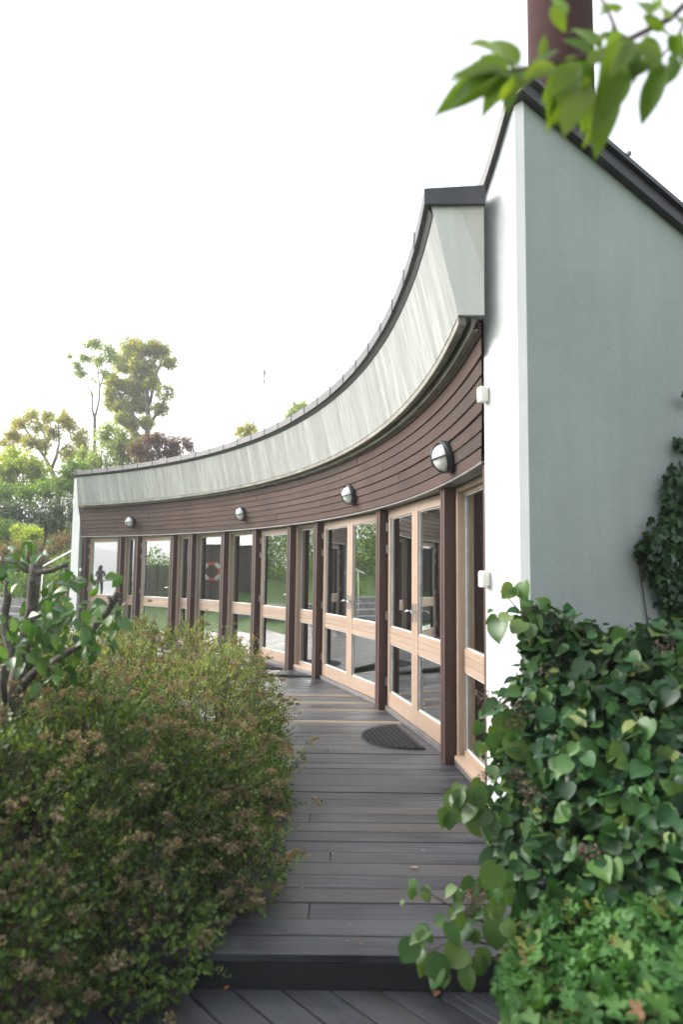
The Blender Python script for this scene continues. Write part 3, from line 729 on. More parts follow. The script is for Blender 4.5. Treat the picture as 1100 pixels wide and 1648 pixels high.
# ================================================================== FIXTURES
LAMPS = [(703, 737, 'round caged wall lamp nearest the white wing wall and the last window'), (555, 798, 'caged wall lamp above the middle double door'),
         (382, 829, 'caged wall lamp above the wide fixed windows, second from the far end'), (204, 842, 'caged wall lamp at the far left end of the cladding')]
def make_lamp(px, py, label):
    P, th = on_arc(px+4, py-3, R-.12); z = P.z
    t = thing('wall_lamp', label, 'wall lamp', pol(rc(z)-.004, th, z), 'caged wall lamps along the cladding')
    t.rotation_euler = (math.atan2(LEAN, HB-HH), 0, th+PI/2+PI)       # local -Y faces out from the wall
    return t
lamp = None
for px, py, lab in LAMPS:
    t = make_lamp(px, py, lab)
    if lamp is None:
        lamp = t; n = 36; rl = .118
        def lathe(prof):
            vs = []; 
            for r_, y in prof: vs += [(r_*math.cos(2*PI*k/n), y, r_*math.sin(2*PI*k/n)) for k in range(n)]
            fs = [(i*n+k, i*n+(k+1) % n, (i+1)*n+(k+1) % n, (i+1)*n+k) for i in range(len(prof)-1) for k in range(n)]
            return vs, fs
        SG = -1
        b = MB(); b.add(*lathe([(.02, 0), (rl, 0), (rl+.004, SG*.012), (rl+.004, SG*.035), (rl-.004, SG*.046), (rl-.018, SG*.05), (rl-.02, SG*.04)])); b.build('base', M_lampm, t, smooth=True)
        b = MB(); b.add(*lathe([(.0005 if q == 12 else (rl-.018)*math.cos(q/12*PI/2), SG*(.042+.088*math.sin(q/12*PI/2))) for q in range(13)])); b.build('globe', M_opal, t, smooth=True)
        b = MB()
        for a in (PI/2, 0):
            pts = [((rl-.006)*math.cos(q/20*PI)*math.cos(a), SG*(.044+.094*math.sin(q/20*PI)), (rl-.006)*math.cos(q/20*PI)*math.sin(a)) for q in range(21)]
            b.tube(pts, .0062, 6)
        pts = [((rl-.004)*math.cos(q/36*2*PI), SG*.050, (rl-.004)*math.sin(q/36*2*PI)) for q in range(37)]; b.tube(pts, .007, 6, caps=False)
        b.build('guard', M_lampm, t, smooth=True)
    else:
        for ch in lamp.children:
            c = ch.copy(); COL.objects.link(c); c.parent = t

def small_box(name, label, cat, P, xd, sx, sy, sz, group=None):
    t = thing(name, label, cat, P, group); t.rotation_euler.z = math.atan2(xd.y, xd.x)
    b = MB(); b.box((-sx/2, -sy, -sz/2), (sx/2, 0, sz/2)); b.build('housing', M_plastic, t, bevel=.010)
    b = MB(); b.box((-sx/2+.012, -sy-.004, -sz*.1), (sx/2-.012, -sy+.002, sz/2-.012)); b.build('cover', M_plastic, t, bevel=.002)
    return t
# they straddle the far edge of the white wall end, facing the deck
xw = d1
for py, lab in ((636, 'cream sensor box high on the white wall edge beside the cladding'), (932, 'cream sensor box at door handle height on the white wall edge')):
    P = F_+d1*.025; z = at(783, py, P.y).z
    small_box('sensor_box', lab, 'sensor box', Vector((P.x, P.y, z))+outn*.001, d1, .05, .05, .088, 'sensor boxes on the white wall')
P, th = on_arc(131, 917, R-.02)
small_box('contact_sensor', 'tiny white sensor on the first post next to the far white end wall', 'sensor box', pol(RP-.001, PT[0]+.004, P.z), Vector((math.sin(PT[0]), -math.cos(PT[0]), 0)), .07, .04, .08)

# door mats: half round, straight edge to the threshold
def doormat(px0, px1, label, kind):
    _, ta = on_arc(px0, 918, R); _, tb = on_arc(px1, 918, R); tm = (ta+tb)/2
    c = pol(R-.03, tm, .002)
    t = thing('doormat', label, 'doormat', c); t.rotation_euler.z = tm-PI/2   # local -Y towards the deck
    n = 28; a_, b_ = .42, .44
    o2 = [(a_*math.cos(PI+PI*k/n), b_*math.sin(PI+PI*k/n)) for k in range(n+1)]
    b = MB(); vs = [(x, y, .0) for x, y in o2]+[(x*.985, y*.985, .012) for x, y in o2]; m = n+1
    b.add(vs, [tuple(range(m, 2*m))]+[(i, (i+1) % m, m+(i+1) % m, m+i) for i in range(m)]); b.build('mat_base', M_rubber, t)
    b = MB(); rb = simple('mat_rib', (.014, .015, .018), .7)
    g = .036; i = 0
    yy = -.03
    while yy > -b_+.03:
        half = a_*math.sqrt(max(0, 1-(yy/b_)**2))-.035; xx = -half+(g/2 if i % 2 else 0)
        while xx < half-.02:
            b.box((xx, yy-.011, .011), (xx+.024, yy, .0185)) if i % 2 == 0 else b.box((xx, yy-.018, .011), (xx+.009, yy+.004, .0185)); xx += g
        yy -= .022; i += 1
    for q, (s0, s1) in enumerate(((.955, .99),)):
        ring_pts = [(x*s0, y*s0, .0125) for x, y in o2]+[(x*s1, y*s1, .019) for x, y in o2]
        b.add(ring_pts, [(i, i+1, m+i+1, m+i) for i in range(n)])
    b.build('mat_ribs', rb, t)
doormat(632, 704, 'half round black rubber doormat in front of the nearest double door', 0)
doormat(422, 462, 'dark doormat half hidden by the bush in front of the single door', 1)

# fallen leaves
FL = [(470+random.uniform(0, 300), random.uniform(1180, 1520), 0, random.random() < .5) for _ in range(26)]+[(232, 1604, ZL, 1), (218, 1592, ZL, 0), (300, 1588, ZL, 0), (338, 1585, ZL, 0), (360, 1594, ZL, 0), (545, 1585, ZL, 0), (603, 1583, ZL, 0), (676, 1580, ZL, 0), (700, 1604, ZL, 0), (338, 1498, 0, 1), (500, 1293, 0, 1), (655, 1200, 0, 1), (662, 1395, 0, 1), (410, 1589, ZL, 0)]
for i, (px, py, z, k) in enumerate(FL):
    p = on_z(px, py, z+.006); s_ = random.uniform(.03, .05) if i > 25 else random.uniform(.008, .022)
    a = random.uniform(0, 6.28)
    o = leaves('fallen_leaf', 'oval', np.array([vec(p)]), np.array([[math.cos(a), math.sin(a), .05]]), np.array([[.1, .1, 1.]]), np.array([s_]), M_deadp if k else M_dead)
    tag(o, ('pale' if k else 'brown')+' dry fallen leaf lying on the '+('lower step boards' if z < -.01 else 'upper deck boards'), 'leaf', 'fallen leaves on the deck')

# ================================================================== PLANTS
def plant(name, label, cat, loc, group=None): 
    t = thing(name, label, cat, loc, group); WORLD[t.name] = Vector(loc); return t
def under(o, t):
    o.parent = t; o.matrix_parent_inverse = Matrix.Translation(-WORLD[t.name]); return o
def mbu(mb, name, mat, t, **kw): return under(mb.build(name, mat, **kw), t)

# --- spirea bushes on the left
GZ = -.16
def in_frame_floor(p): return p[:, 2] > GZ
near_blobs = [((x-.15, y, z), r_) for (x, y, z), r_ in [((-1.35, 3.0, .22), (.80, .85, .58)), ((-.95, 3.35, .16), (.58, .75, .48)), ((-1.9, 2.7, .25), (.85, .9, .60)), ((-2.5, 3.0, .3), (.9, 1., .60)), ((-.72, 3.95, .10), (.46, .60, .40)), ((-1.5, 3.9, .22), (.9, .8, .58)),
              ((-1.15, 2.55, .0), (.45, .5, .38)), ((-1.75, 2.25, .05), (.6, .5, .5)), ((-.70, 3.1, -.02), (.42, .55, .30)), ((-2.4, 4.0, .3), (.9, .9, .62)), ((-2.5, 2.1, .1), (.7, .6, .55))]]
near_blobs += [((-.50, 4.15, .12), (.20, .30, .17)), ((-.62, 3.75, .05), (.22, .30, .2)), ((-.62, 4.7, .2), (.2, .3, .25))]
for _ in range(46):
    b0 = near_blobs[random.randrange(11)]; u_ = rng.normal(size=3); u_[2] = abs(u_[2]); u_ /= np.linalg.norm(u_); r0_ = random.uniform(.10, .24)
    near_blobs.append((tuple(np.array(b0[0])+u_*np.array(b0[1])*.96), (r0_, r0_, r0_*.9)))
far_blobs = [((x-.12, y, z), r_) for (x, y, z), r_ in [((-1.05, 4.85, .2), (.75, .85, .56)), ((-1.75, 5.1, .25), (.9, 1.0, .62)), ((-2.6, 5.2, .28), (1.0, 1.1, .62)), ((-.90, 5.55, .22), (.55, .6, .55)), ((-1.5, 6.0, .25), (.8, .7, .62)), ((-2.4, 6.2, .25), (.9, .8, .6)), ((-3.4, 5.3, .25), (.9, 1.2, .6)), ((-3.6, 4.2, .3), (.9, 1., .62))]]
for _ in range(36):
    b0 = far_blobs[random.randrange(8)]; u_ = rng.normal(size=3); u_[2] = abs(u_[2]); u_ /= np.linalg.norm(u_); r0_ = random.uniform(.10, .22)
    far_blobs.append((tuple(np.array(b0[0])+u_*np.array(b0[1])*.96), (r0_, r0_, r0_*.9)))
def pockets(P, f, th):
    return np.sin(P[:, 0]*f+.7*np.sin(P[:, 1]*f))+np.sin(P[:, 1]*f*1.1+1)+np.sin(P[:, 2]*f*1.3+2+.8*np.sin(P[:, 0]*f*.7)) > th
def spirea(name, label, blobs, nl, ns, lm, loc, fsize, lsz, pf):
    """inner leaves, arching leafy shoots breaking the outline, dried flower heads on shoot tips"""
    t = plant(name, label, 'bush', loc)
    P, Nn = blob_points(blobs, nl, .42, in_frame_floor, .03); kp = pockets(P, 17, -.9); P, Nn = P[kp], Nn[kp]; nl = len(P)
    D = Nn*.7+unit(nl)*.8+np.array([0, 0, .35]); NV = Nn*.6+unit(nl)*.6+np.array([0, 0, .6])
    B0, N0 = blob_points(blobs, ns, .16, in_frame_floor, .02)
    sd = N0*.55+unit(ns)*.45+np.array([0, 0, .75]); sd /= np.linalg.norm(sd, axis=1, keepdims=True)
    bend = N0*np.array([1, 1, 0])*.6+unit(ns)*.35+np.array([0, 0, -.35])
    ln = rng.uniform(.05, .17, ns)*rng.choice([.6, .9, 1.1, 1.6], ns)
    K = 13; tt = np.linspace(.1, 1, K)
    SP = B0[:, None, :]+ln[:, None, None]*(tt[None, :, None]*sd[:, None, :]+tt[None, :, None]**2*.45*bend[:, None, :])
    side = unit(ns); side -= sd*(side*sd).sum(1, keepdims=True); side /= np.linalg.norm(side, axis=1, keepdims=True)
    sgn = np.where(np.arange(K) % 2, 1, -1)[None, :, None]
    SD = (sd[:, None, :]*.7+side[:, None, :]*sgn*.9+rng.normal(size=SP.shape)*.25)
    SN = np.cross(sd, side)[:, None, :]+np.array([0, 0, .6])+rng.normal(size=SP.shape)*.3
    SZ = rng.uniform(*lsz, (ns, K))*(1.1-.5*tt[None, :])
    allP = np.concatenate([P, SP.reshape(-1, 3)]); allD = np.concatenate([D, SD.reshape(-1, 3)]); allN = np.concatenate([NV, SN.reshape(-1, 3)])
    under(leaves('foliage', 'quad', allP, allD, allN, np.concatenate([rng.uniform(*lsz, nl), SZ.reshape(-1)]), lm, smooth=False), t)
    # dried flower heads: loose domes of tiny bits, several to a cluster
    pick = np.where(rng.random(ns) < pf)[0]; tip = SP[pick, -1]; nf = len(pick)
    sub = 4; cl = np.repeat(tip, sub, axis=0)+rng.normal(size=(nf*sub, 3))*fsize*np.array([1, 1, .45]); cr_ = np.repeat(rng.uniform(.45, 1.1, nf), sub)*fsize
    nb_ = 26; idx = np.repeat(np.arange(nf*sub), nb_); n2 = len(idx); u = unit(n2); u[:, 2] = np.abs(u[:, 2])*.75
    q = cl[idx]+u*cr_[idx][:, None]*rng.uniform(.55, 1, n2)[:, None]
    under(leaves('flower_heads', 'quad', q, u+unit(n2)*.5, unit(n2), rng.uniform(.008, .018, n2), L_flow, smooth=False), t)
    mb = MB()
    for i in range(0, ns, 3):
        p = SP[i]; mb.tube([B0[i]-sd[i]*.12, p[0], p[6], p[12]], [.003, .0025, .002, .001], 3, caps=False)
    for i in range(140):
        b = blobs[random.randrange(len(blobs))]; u = unit(1)[0]; u[2] = abs(u[2])*.8+.25
        e = np.array(b[0])+u*np.array(b[1])*random.uniform(.8, 1.0)
        if e[2] < .1: continue
        s0 = np.array([b[0][0]+u[0]*.2*b[1][0], b[0][1]+u[1]*.2*b[1][1], GZ])
        mb.tube([s0, (s0+e)/2+np.array([0, 0, .12]), e], [.006, .004, .0015], 4, caps=False)
    mbu(mb, 'stems', M_twig, t, merge=False)
    return t
spirea('spirea_bush', 'dark green bush full of tan dried flower heads spilling over the left of the step', near_blobs, 135000, 4200, L_spi, (-1.5, 3, GZ), .020, (.016, .038), .27)
spirea('spirea_bush', 'paler feathery bush along the deck edge, behind the tan flowered one', far_blobs, 70000, 3800, L_spi2, (-1.8, 5.3, GZ), .018, (.016, .034), .15)
# soil bed
mb = MB(); mb.add([(-6, .8, GZ+.012), (-.99, .8, GZ+.012), (-.99, 6.3, GZ+.012), (-6, 6.3, GZ+.012)], [(0, 1, 2, 3)])
mb.add([(.55, 1.0, GZ+.012), (5, 1.0, GZ+.012), (5, 5.0, GZ+.012), (1.06, 3.4, GZ+.012), (.55, STEP-.05, GZ+.012)], [(0, 1, 2, 3, 4)])
tag(mb.build('soil', M_soil), kind='structure')

# --- pruned fruit tree, left
ft = plant('fruit_tree', 'pruned fruit tree with sawn-off grey limbs and large green leaves at the left', 'tree', (-1.75, 3.15, GZ))
YT = 3.2
def T(px, py, dy=0): return at(px, py, YT+dy)
mb = MB()
def limb(pts, rad, cut=True):
    pts = [T(*p) for p in pts]; q = []; rr = []
    for i in range(len(pts)-1):
        for f in (0, .5): q.append(pts[i].lerp(pts[i+1], f)+Vector(unit(1)[0])*rad[i]*.22); rr.append((rad[i]+(rad[i+1]-rad[i])*f)*.68*random.uniform(.85, 1.18))
    mb.tube(q+[pts[-1]], rr+[rad[-1]*.75], 10)
base = T(8, 1260)
mb.tube([Vector((base.x, base.y, GZ)), T(12, 1170), T(28, 1090), T(40, 1030), T(50, 985), T(54, 940), T(58, 908)], [.048, .043, .038, .032, .027, .027, .030], 12)
limb([(30, 1085), (12, 1040), (6, 1000, .05), (10, 965, .05), (12, 934, .05)], [.03, .026, .024, .026, .027])
limb([(22, 1120), (60, 1078, -.05), (105, 1055, -.1), (130, 1035, -.12), (152, 1008, -.15), (172, 985, -.16), (190, 952, -.17)], [.034, .028, .024, .022, .021, .019, .019])
limb([(172, 985, -.16), (180, 968, -.2), (174, 960, -.2)], [.012, .010, .010]); limb([(186, 966, -.17), (198, 965, -.18)], [.009, .008])
limb([(57, 922), (80, 918, -.05), (106, 908, -.08)], [.022, .018, .017])
limb([(46, 1015), (70, 1005, .05), (85, 1000, .05)], [.018, .015, .014]); limb([(44, 1020), (20, 1000, .1), (6, 985, .1)], [.015, .013, .012])
limb([(10, 1150), (6, 1100, -.2), (6, 1070, -.22)], [.026, .020, .019])
limb([(60, 1078, -.05), (90, 1060, .1), (160, 1025, .12)], [.012, .008, .006])
limb([(56, 925), (30, 908), (0, 902)], [.012, .008, .006]); limb([(95, 930, -.1), (140, 935, -.1), (195, 933, -.12)], [.005, .004, .003])
mbu(mb, 'trunk', M_bark, ft, smooth=True)
LB = [(60, 1010, 45, 20), (90, 1010, 40, 26), (120, 1015, 36, 18), (70, 1050, 36, 16), (20, 1050, 36, 24), (150, 1040, 28, 9), (175, 1000, 26, 10), (45, 905, 30, 8), (12, 905, 26, 9), (30, 950, 20, 4), (95, 945, 30, 10), (80, 980, 30, 8), (130, 930, 14, 2), (150, 933, 10, 1), (193, 932, 5, 1), (150, 968, 14, 2), (170, 965, 12, 1), (110, 1060, 30, 10), (185, 1010, 14, 4), (60, 1090, 26, 8), (15, 1010, 30, 8), (140, 990, 18, 4)]
P = []
for px, py, r_, n in LB:
    for i in range(int(n*1.7+.5)):
        a = random.uniform(0, 6.28); q = r_*math.sqrt(random.random())
        P.append(vec(T(px+q*math.cos(a), py+q*math.sin(a)-8, random.choice((-.2, .06, .1, .16, .2))+random.uniform(-.06, .06))))
P = np.array(P); n = len(P)
D = unit(n)*.7+np.array([0, -.1, -.55]); NV = unit(n)*.7+np.array([.1, -.6, .7])
under(leaves('foliage', 'oval', P, D, NV, rng.uniform(.05, .088, n), L_apple, curl=.2), ft)

# --- climbing hydrangea, right
hy = plant('climbing_hydrangea', 'climbing hydrangea with heart-shaped dark green leaves covering the foot of the grey wall', 'climbing plant', (1.5, 3.1, GZ))
def H(px, py, Y, rx, ry=None, rz=None):
    p = at(px, py, Y); s_ = Y/FPX*1.0
    return (vec(p), (rx*s_, ry if ry else rx*s_*.6, (rz or rx)*s_))
hb_ = [H(905, 1040, 3.05, 70, .16, 55), H(980, 1090, 2.95, 95, .25, 85), H(1070, 1080, 2.95, 90, .28, 80), H(900, 1140, 2.95, 85, .25, 80), H(860, 1210, 2.95, 65, .18, 70), H(960, 1210, 2.8, 100, .30, 95), H(1070, 1200, 2.7, 100, .35, 110), H(880, 1300, 2.85, 75, .22, 80), H(980, 1320, 2.65, 95, .32, 100), H(1080, 1330, 2.5, 90, .35, 110), H(880, 1400, 2.75, 70, .22, 70), H(975, 1420, 2.55, 80, .3, 70), H(1090, 1430, 2.4, 80, .3, 60), H(870, 990, 3.05, 34, .07, 26), H(1130, 1250, 2.7, 90, .35, 200), H(835, 1360, 2.85, 40, .12, 60)]
nl = 4300
P, Nn = blob_points(hb_, nl, .40, None, .05)
D = Nn*.35+unit(nl)*.6+np.array([-.1, -.1, -.5]); NV = Nn*.55+unit(nl)*.62+np.array([0, -.2, .45])
under(leaves('foliage', 'heart', P, D, NV, rng.uniform(.030, .076, nl)*rng.choice([.75, 1, 1.2], nl), L_hyd, curl=.12), hy)
P, Nn = blob_points([(c, np.array(r_)*.8) for c, r_ in hb_], 1800, .5, None, .05); n = 1800
under(leaves('inner_foliage', 'heart', P, unit(n)+np.array([0, 0, -.4]), Nn*.6+unit(n)*.6+np.array([0, 0, .4]), rng.uniform(.05, .08, n), L_hyd, curl=.12), hy)
# loose sprays in front of the white wall and over the deck
SPR = [([(855, 1000), (838, 985), (812, 955), (800, 950)], 3.0, [(840, 950, 38), (812, 1010, 36), (800, 1003, 20), (818, 962, 16), (845, 990, 36), (838, 1016, 34)]),
       ([(860, 1190), (820, 1150), (790, 1140), (776, 1150)], 2.95, [(806, 1150, 34), (790, 1180, 38), (800, 1200, 34), (770, 1170, 26), (826, 1200, 40), (815, 1175, 28), (780, 1210, 28), (830, 1160, 36), (810, 1250, 38)]),
       ([(850, 1330), (800, 1300), (750, 1290), (722, 1290)], 2.9, [(725, 1290, 34), (740, 1285, 30), (738, 1310, 40), (765, 1280, 34), (770, 1310, 36), (780, 1290, 30), (755, 1300, 34), (800, 1310, 42), (715, 1310, 26), (745, 1275, 22), (790, 1330, 36), (820, 1300, 40), (760, 1330, 28), (812, 1340, 40), (775, 1268, 26)]),
       ([(850, 1540), (790, 1520), (740, 1510), (690, 1530)], 2.45, [(665, 1530, 36), (690, 1510, 32), (700, 1560, 40), (725, 1500, 34), (740, 1540, 38), (715, 1575, 36), (760, 1510, 34), (780, 1540, 36), (750, 1570, 32), (680, 1500, 26), (800, 1500, 40), (735, 1480, 26), (770, 1480, 30), (795, 1460, 30), (690, 1545, 34)]),
       ([(830, 1500), (770, 1480), (720, 1455), (680, 1430)], 2.5, [(675, 1425, 24), (690, 1435, 20), (668, 1440, 16), (735, 1435, 24), (745, 1450, 26), (760, 1430, 30), (775, 1420, 30), (790, 1440, 34), (730, 1470, 20), (800, 1410, 36), (812, 1440, 36)])]
mb = MB(); P = []; S = []; DD = []
for path, Y, lv in SPR:
    pts = [at(x, y, Y-.03*i) for i, (x, y) in enumerate(path)]; mb.tube(pts, [.006, .004, .003, .002], 6)
    for x, y, sz in lv:
        for rep in range(2):
            Yl = Y-.05+random.uniform(-.09, .09); P.append(vec(at(x+random.uniform(-6, 6)*(1+2*rep), y-sz*.4+random.uniform(-4, 4)*(1+3*rep), Yl))); S.append(sz*Yl/FPX*random.uniform(.8, 1.1)*(1-.35*rep)); DD.append((random.uniform(-.7, .4), -.2, random.uniform(-.9, -.2)))
for i in range(60):
    a = hb_[random.randrange(len(hb_))]; c = Vector(a[0]); e = c+Vector((random.uniform(-.2, .15), random.uniform(-.2, 0), random.uniform(-.1, .22)))
    mb.tube([c, (c+e)/2+Vector((0, -.03, .03)), e], [.005, .004, .002], 5, caps=False)
P = np.array(P); S = np.array(S); n = len(P)
under(leaves('sprays', 'heart', P, np.array(DD), unit(n)*.55+np.array([-.15, -.55, .6]), S, leafmat('hydrangea_young_leaf', [(0, G(0.036, 0.094, 0.025)), (.6, G(0.061, 0.130, 0.032)), (1, G(0.108, 0.173, 0.043))], .3, .38, spec=.5), curl=.1), hy)
mbu(mb, 'stems', M_twig, hy, smooth=True, merge=False)
# dead brown flower umbels
P = []
for px, py, Y, r_ in ((790, 1130, 2.95, 22), (812, 1135, 2.93, 20), (840, 1140, 2.9, 24), (775, 1120, 2.96, 14), (830, 1160, 2.9, 18), (865, 1290, 2.7, 24), (850, 1270, 2.72, 18), (752, 1455, 2.45, 22), (765, 1440, 2.45, 18), (885, 1080, 2.9, 20), (780, 1250, 2.92, 12), (950, 1370, 2.4, 22), (1070, 1040, 2.75, 20), (830, 1245, 2.86, 14)):
    for i in range(70):
        a = random.uniform(0, 6.28); q = r_*math.sqrt(random.random()); P.append(vec(at(px+q*math.cos(a), py+q*math.sin(a)*.7, Y-.08+random.uniform(-.05, .05))))
P = np.array(P); n = len(P)
under(leaves('dead_flower_heads', 'quad', P, unit(n), unit(n), rng.uniform(.006, .018, n), leafmat('dead_umbel', [(0, G(.05, .03, .028)), (1, G(.13, .085, .07))], .1, .9), smooth=False), hy)

# --- geraniums at the foot, bottom right
ge = plant('geranium_plant', 'low mound of pale green lobed geranium leaves in the bottom right corner', 'plant', (1.1, 2.2, GZ))
gb = [H(880, 1560, 2.25, 60, .25, 50), H(960, 1540, 2.25, 80, .3, 60), H(1050, 1540, 2.2, 80, .3, 70), H(1110, 1500, 2.3, 60, .25, 60), H(900, 1640, 2.1, 80, .3, 60), H(1000, 1640, 2.0, 90, .3, 70), H(1090, 1640, 2.0, 80, .3, 80), H(860, 1610, 2.2, 50, .2, 45), H(1160, 1600, 2.1, 80, .3, 120), H(950, 1740, 1.95, 140, .3, 80)]
nl = 3000; P, Nn = blob_points(gb, nl, .35, None, .05)
D = Nn*.5+unit(nl)*.8+np.array([0, -.3, -.1]); NV = Nn*.6+unit(nl)*.45+np.array([0, -.25, .8])
under(leaves('foliage', 'palm', P, D, NV, rng.uniform(.035, .078, nl), L_ger, curl=.1), ge)
mb = MB()
for i in range(120):
    k = random.randrange(nl); e = Vector(P[k]); mb.tube([Vector((e.x*.9+.1, e.y+.1, GZ)), e-Vector((0, 0, .1)), e], [.003, .0025, .002], 5, caps=False)
mbu(mb, 'stems', M_twig, ge, merge=False)

# --- ivy on the grey wall at the right edge
iv = plant('ivy', 'dark small-leaved ivy clinging to the grey wall at the right edge', 'climbing plant', (2.2, 3.6, GZ))
IB = [(1095, 640, 8, 14), (1090, 715, 14, 50), (1075, 770, 14, 30), (1095, 760, 20, 60), (1080, 800, 26, 130), (1100, 830, 40, 180), (1060, 850, 18, 60), (1045, 870, 20, 90), (1030, 885, 16, 80), (1070, 890, 34, 200), (1055, 915, 28, 160), (1085, 930, 34, 200), (1075, 960, 28, 140), (1095, 985, 26, 140), (1110, 900, 50, 200), (1140, 850, 60, 300), (1130, 960, 40, 200), (1042, 775+60, 6, 8), (1150, 720, 50, 160)]
P = []
for px, py, r_, n in IB:
    for i in range(n):
        a = random.uniform(0, 6.28); q = r_*math.sqrt(random.random()); d_ = ray(px+q*math.cos(a), py+q*math.sin(a))
        den = d_.x*outg.x+d_.y*outg.y; tt = (K.x*outg.x+K.y*outg.y)/den; P.append(vec(C0+d_*tt+outg*(.015+abs(random.gauss(0, .055)))))
P = np.array(P); n = len(P); on = np.array([outg.x, outg.y, 0])
under(leaves('foliage', 'ivy', P, unit(n)*.5+np.array([-.1, 0, -.6]), on+unit(n)*.6+np.array([0, 0, .4]), rng.uniform(.025, .055, n), L_ivy), iv)
mb = MB()
for i in range(14):
    a = Vector(P[random.randrange(n)]); b = Vector((a.x+random.uniform(.1, .4), a.y+.1, GZ)); b = b-outg*((b-K).dot(outg))+outg*.01; a = a-outg*((a-K).dot(outg))+outg*.01
    mb.tube([b, (a+b)/2+gd*random.uniform(-.1, .1), a], [.006, .005, .003], 5, caps=False)
mbu(mb, 'stems', M_twig, iv, merge=False)

# --- overhanging branch, top right (belongs to a tree standing right of the camera)
ov = plant('overhanging_tree', 'tree reaching in from the right, its blurred leafy branch hanging before the chimney', 'tree', (2.6, .6, GZ))
YO = 1.15
mb = MB(); A = lambda x, y, dy=0: at(x, y, YO+dy)
mb.tube([Vector((2.6, .6, GZ)), Vector((2.55, .65, 1.2)), Vector((2.45, .75, 2.6)), Vector((2.3, .8, 3.6))], [.09, .08, .06, .03], 10)
mb.tube([Vector((2.5, .7, 2.2)), Vector((1.6, 1.0, 2.55)), A(1150, -40, .1), A(1080, 30, .05), A(1000, 70), A(930, 95), A(870, 105), A(815, 115), A(780, 112)], [.03, .02, .007, .006, .005, .004, .0035, .003, .002], 8)
mb.tube([A(1150, -40, .1), A(1090, 60, .1), A(1060, 100, .1)], [.005, .003, .002], 6)
mb.tube([A(1000, 70), A(985, 30, .05), A(960, -20, .05)], [.004, .003, .002], 6)
mbu(mb, 'trunk', M_twig, ov, smooth=True, merge=False)
OL = [(835, 105, 792, 40, 62), (812, 112, 730, 105, 60), (812, 118, 708, 148, 60), (820, 120, 770, 185, 56), (826, 118, 770, 160, 50), (835, 125, 898, 85, 74), (850, 120, 830, 150, 66), (905, 110, 870, 175, 70), (930, 100, 885, 150, 60), (945, 130, 905, 210, 90), (980, 140, 955, 230, 88), (990, 95, 1000, 175, 70), (960, 100, 990, 80, 60), (960, 90, 905, 40, 60), (935, 95, 960, 150, 55), (900, 0, 892, 30, 42), (1000, 75, 968, 30, 60), (1010, 70, 1030, 125, 55), (1060, 100, 1048, 195, 84), (1060, 100, 1000, 120, 60), (1075, 95, 1110, 80, 60), (1085, 60, 1110, 110, 50), (1000, 20, 960, -5, 50), (1060, 20, 1050, -10, 50), (1040, 60, 1070, 85, 45), (1020, 65, 985, 115, 56), (1095, 40, 1120, 10, 50), (880, 108, 850, 95, 40), (845, 110, 810, 90, 40), (945, 120, 935, 205, 80), (1000, 110, 965, 205, 80), (925, 100, 900, 190, 66), (830, 115, 800, 165, 54), (815, 110, 750, 90, 50), (1015, 90, 1045, 60, 50), (985, 60, 950, 60, 50), (870, 100, 905, 60, 50), (1070, 50, 1035, 20, 50), (1090, 90, 1075, 140, 50)]
P = []; D = []; S = []; NV = []
OL = OL+[(bx+random.uniform(-14, 14), by+random.uniform(-10, 10), tx+random.uniform(-26, 26), ty+random.uniform(-24, 24), sz) for bx, by, tx, ty, sz in OL for _q in range(2) if random.random() < .7]
for bx, by, tx, ty, sz in OL:
    dy = random.uniform(-.06, .1); a = A(bx, by, dy); b = A(tx, ty, dy+random.uniform(-.05, .05)); P.append(vec(a)); D.append(vec(b-a)); S.append((b-a).length*.86)
    NV.append((random.uniform(-.5, .5), -.8, random.uniform(-.3, .8)))
P = np.array(P); 
under(leaves('foliage', 'lance', P, np.array(D), np.array(NV), np.array(S), L_over, curl=.22), ov)
nl = 900; P2, N2 = blob_points([((2.5, .7, 3.4), (.9, .7, .7)), ((2.9, .4, 2.9), (.8, .6, .6)), ((2.0, -.2, 3.5), (.8, .6, .5))], nl, .8)
under(leaves('foliage', 'oval', P2, unit(nl)+np.array([0, 0, -.4]), unit(nl)+np.array([0, 0, .8]), rng.uniform(.06, .1, nl), L_over), ov)

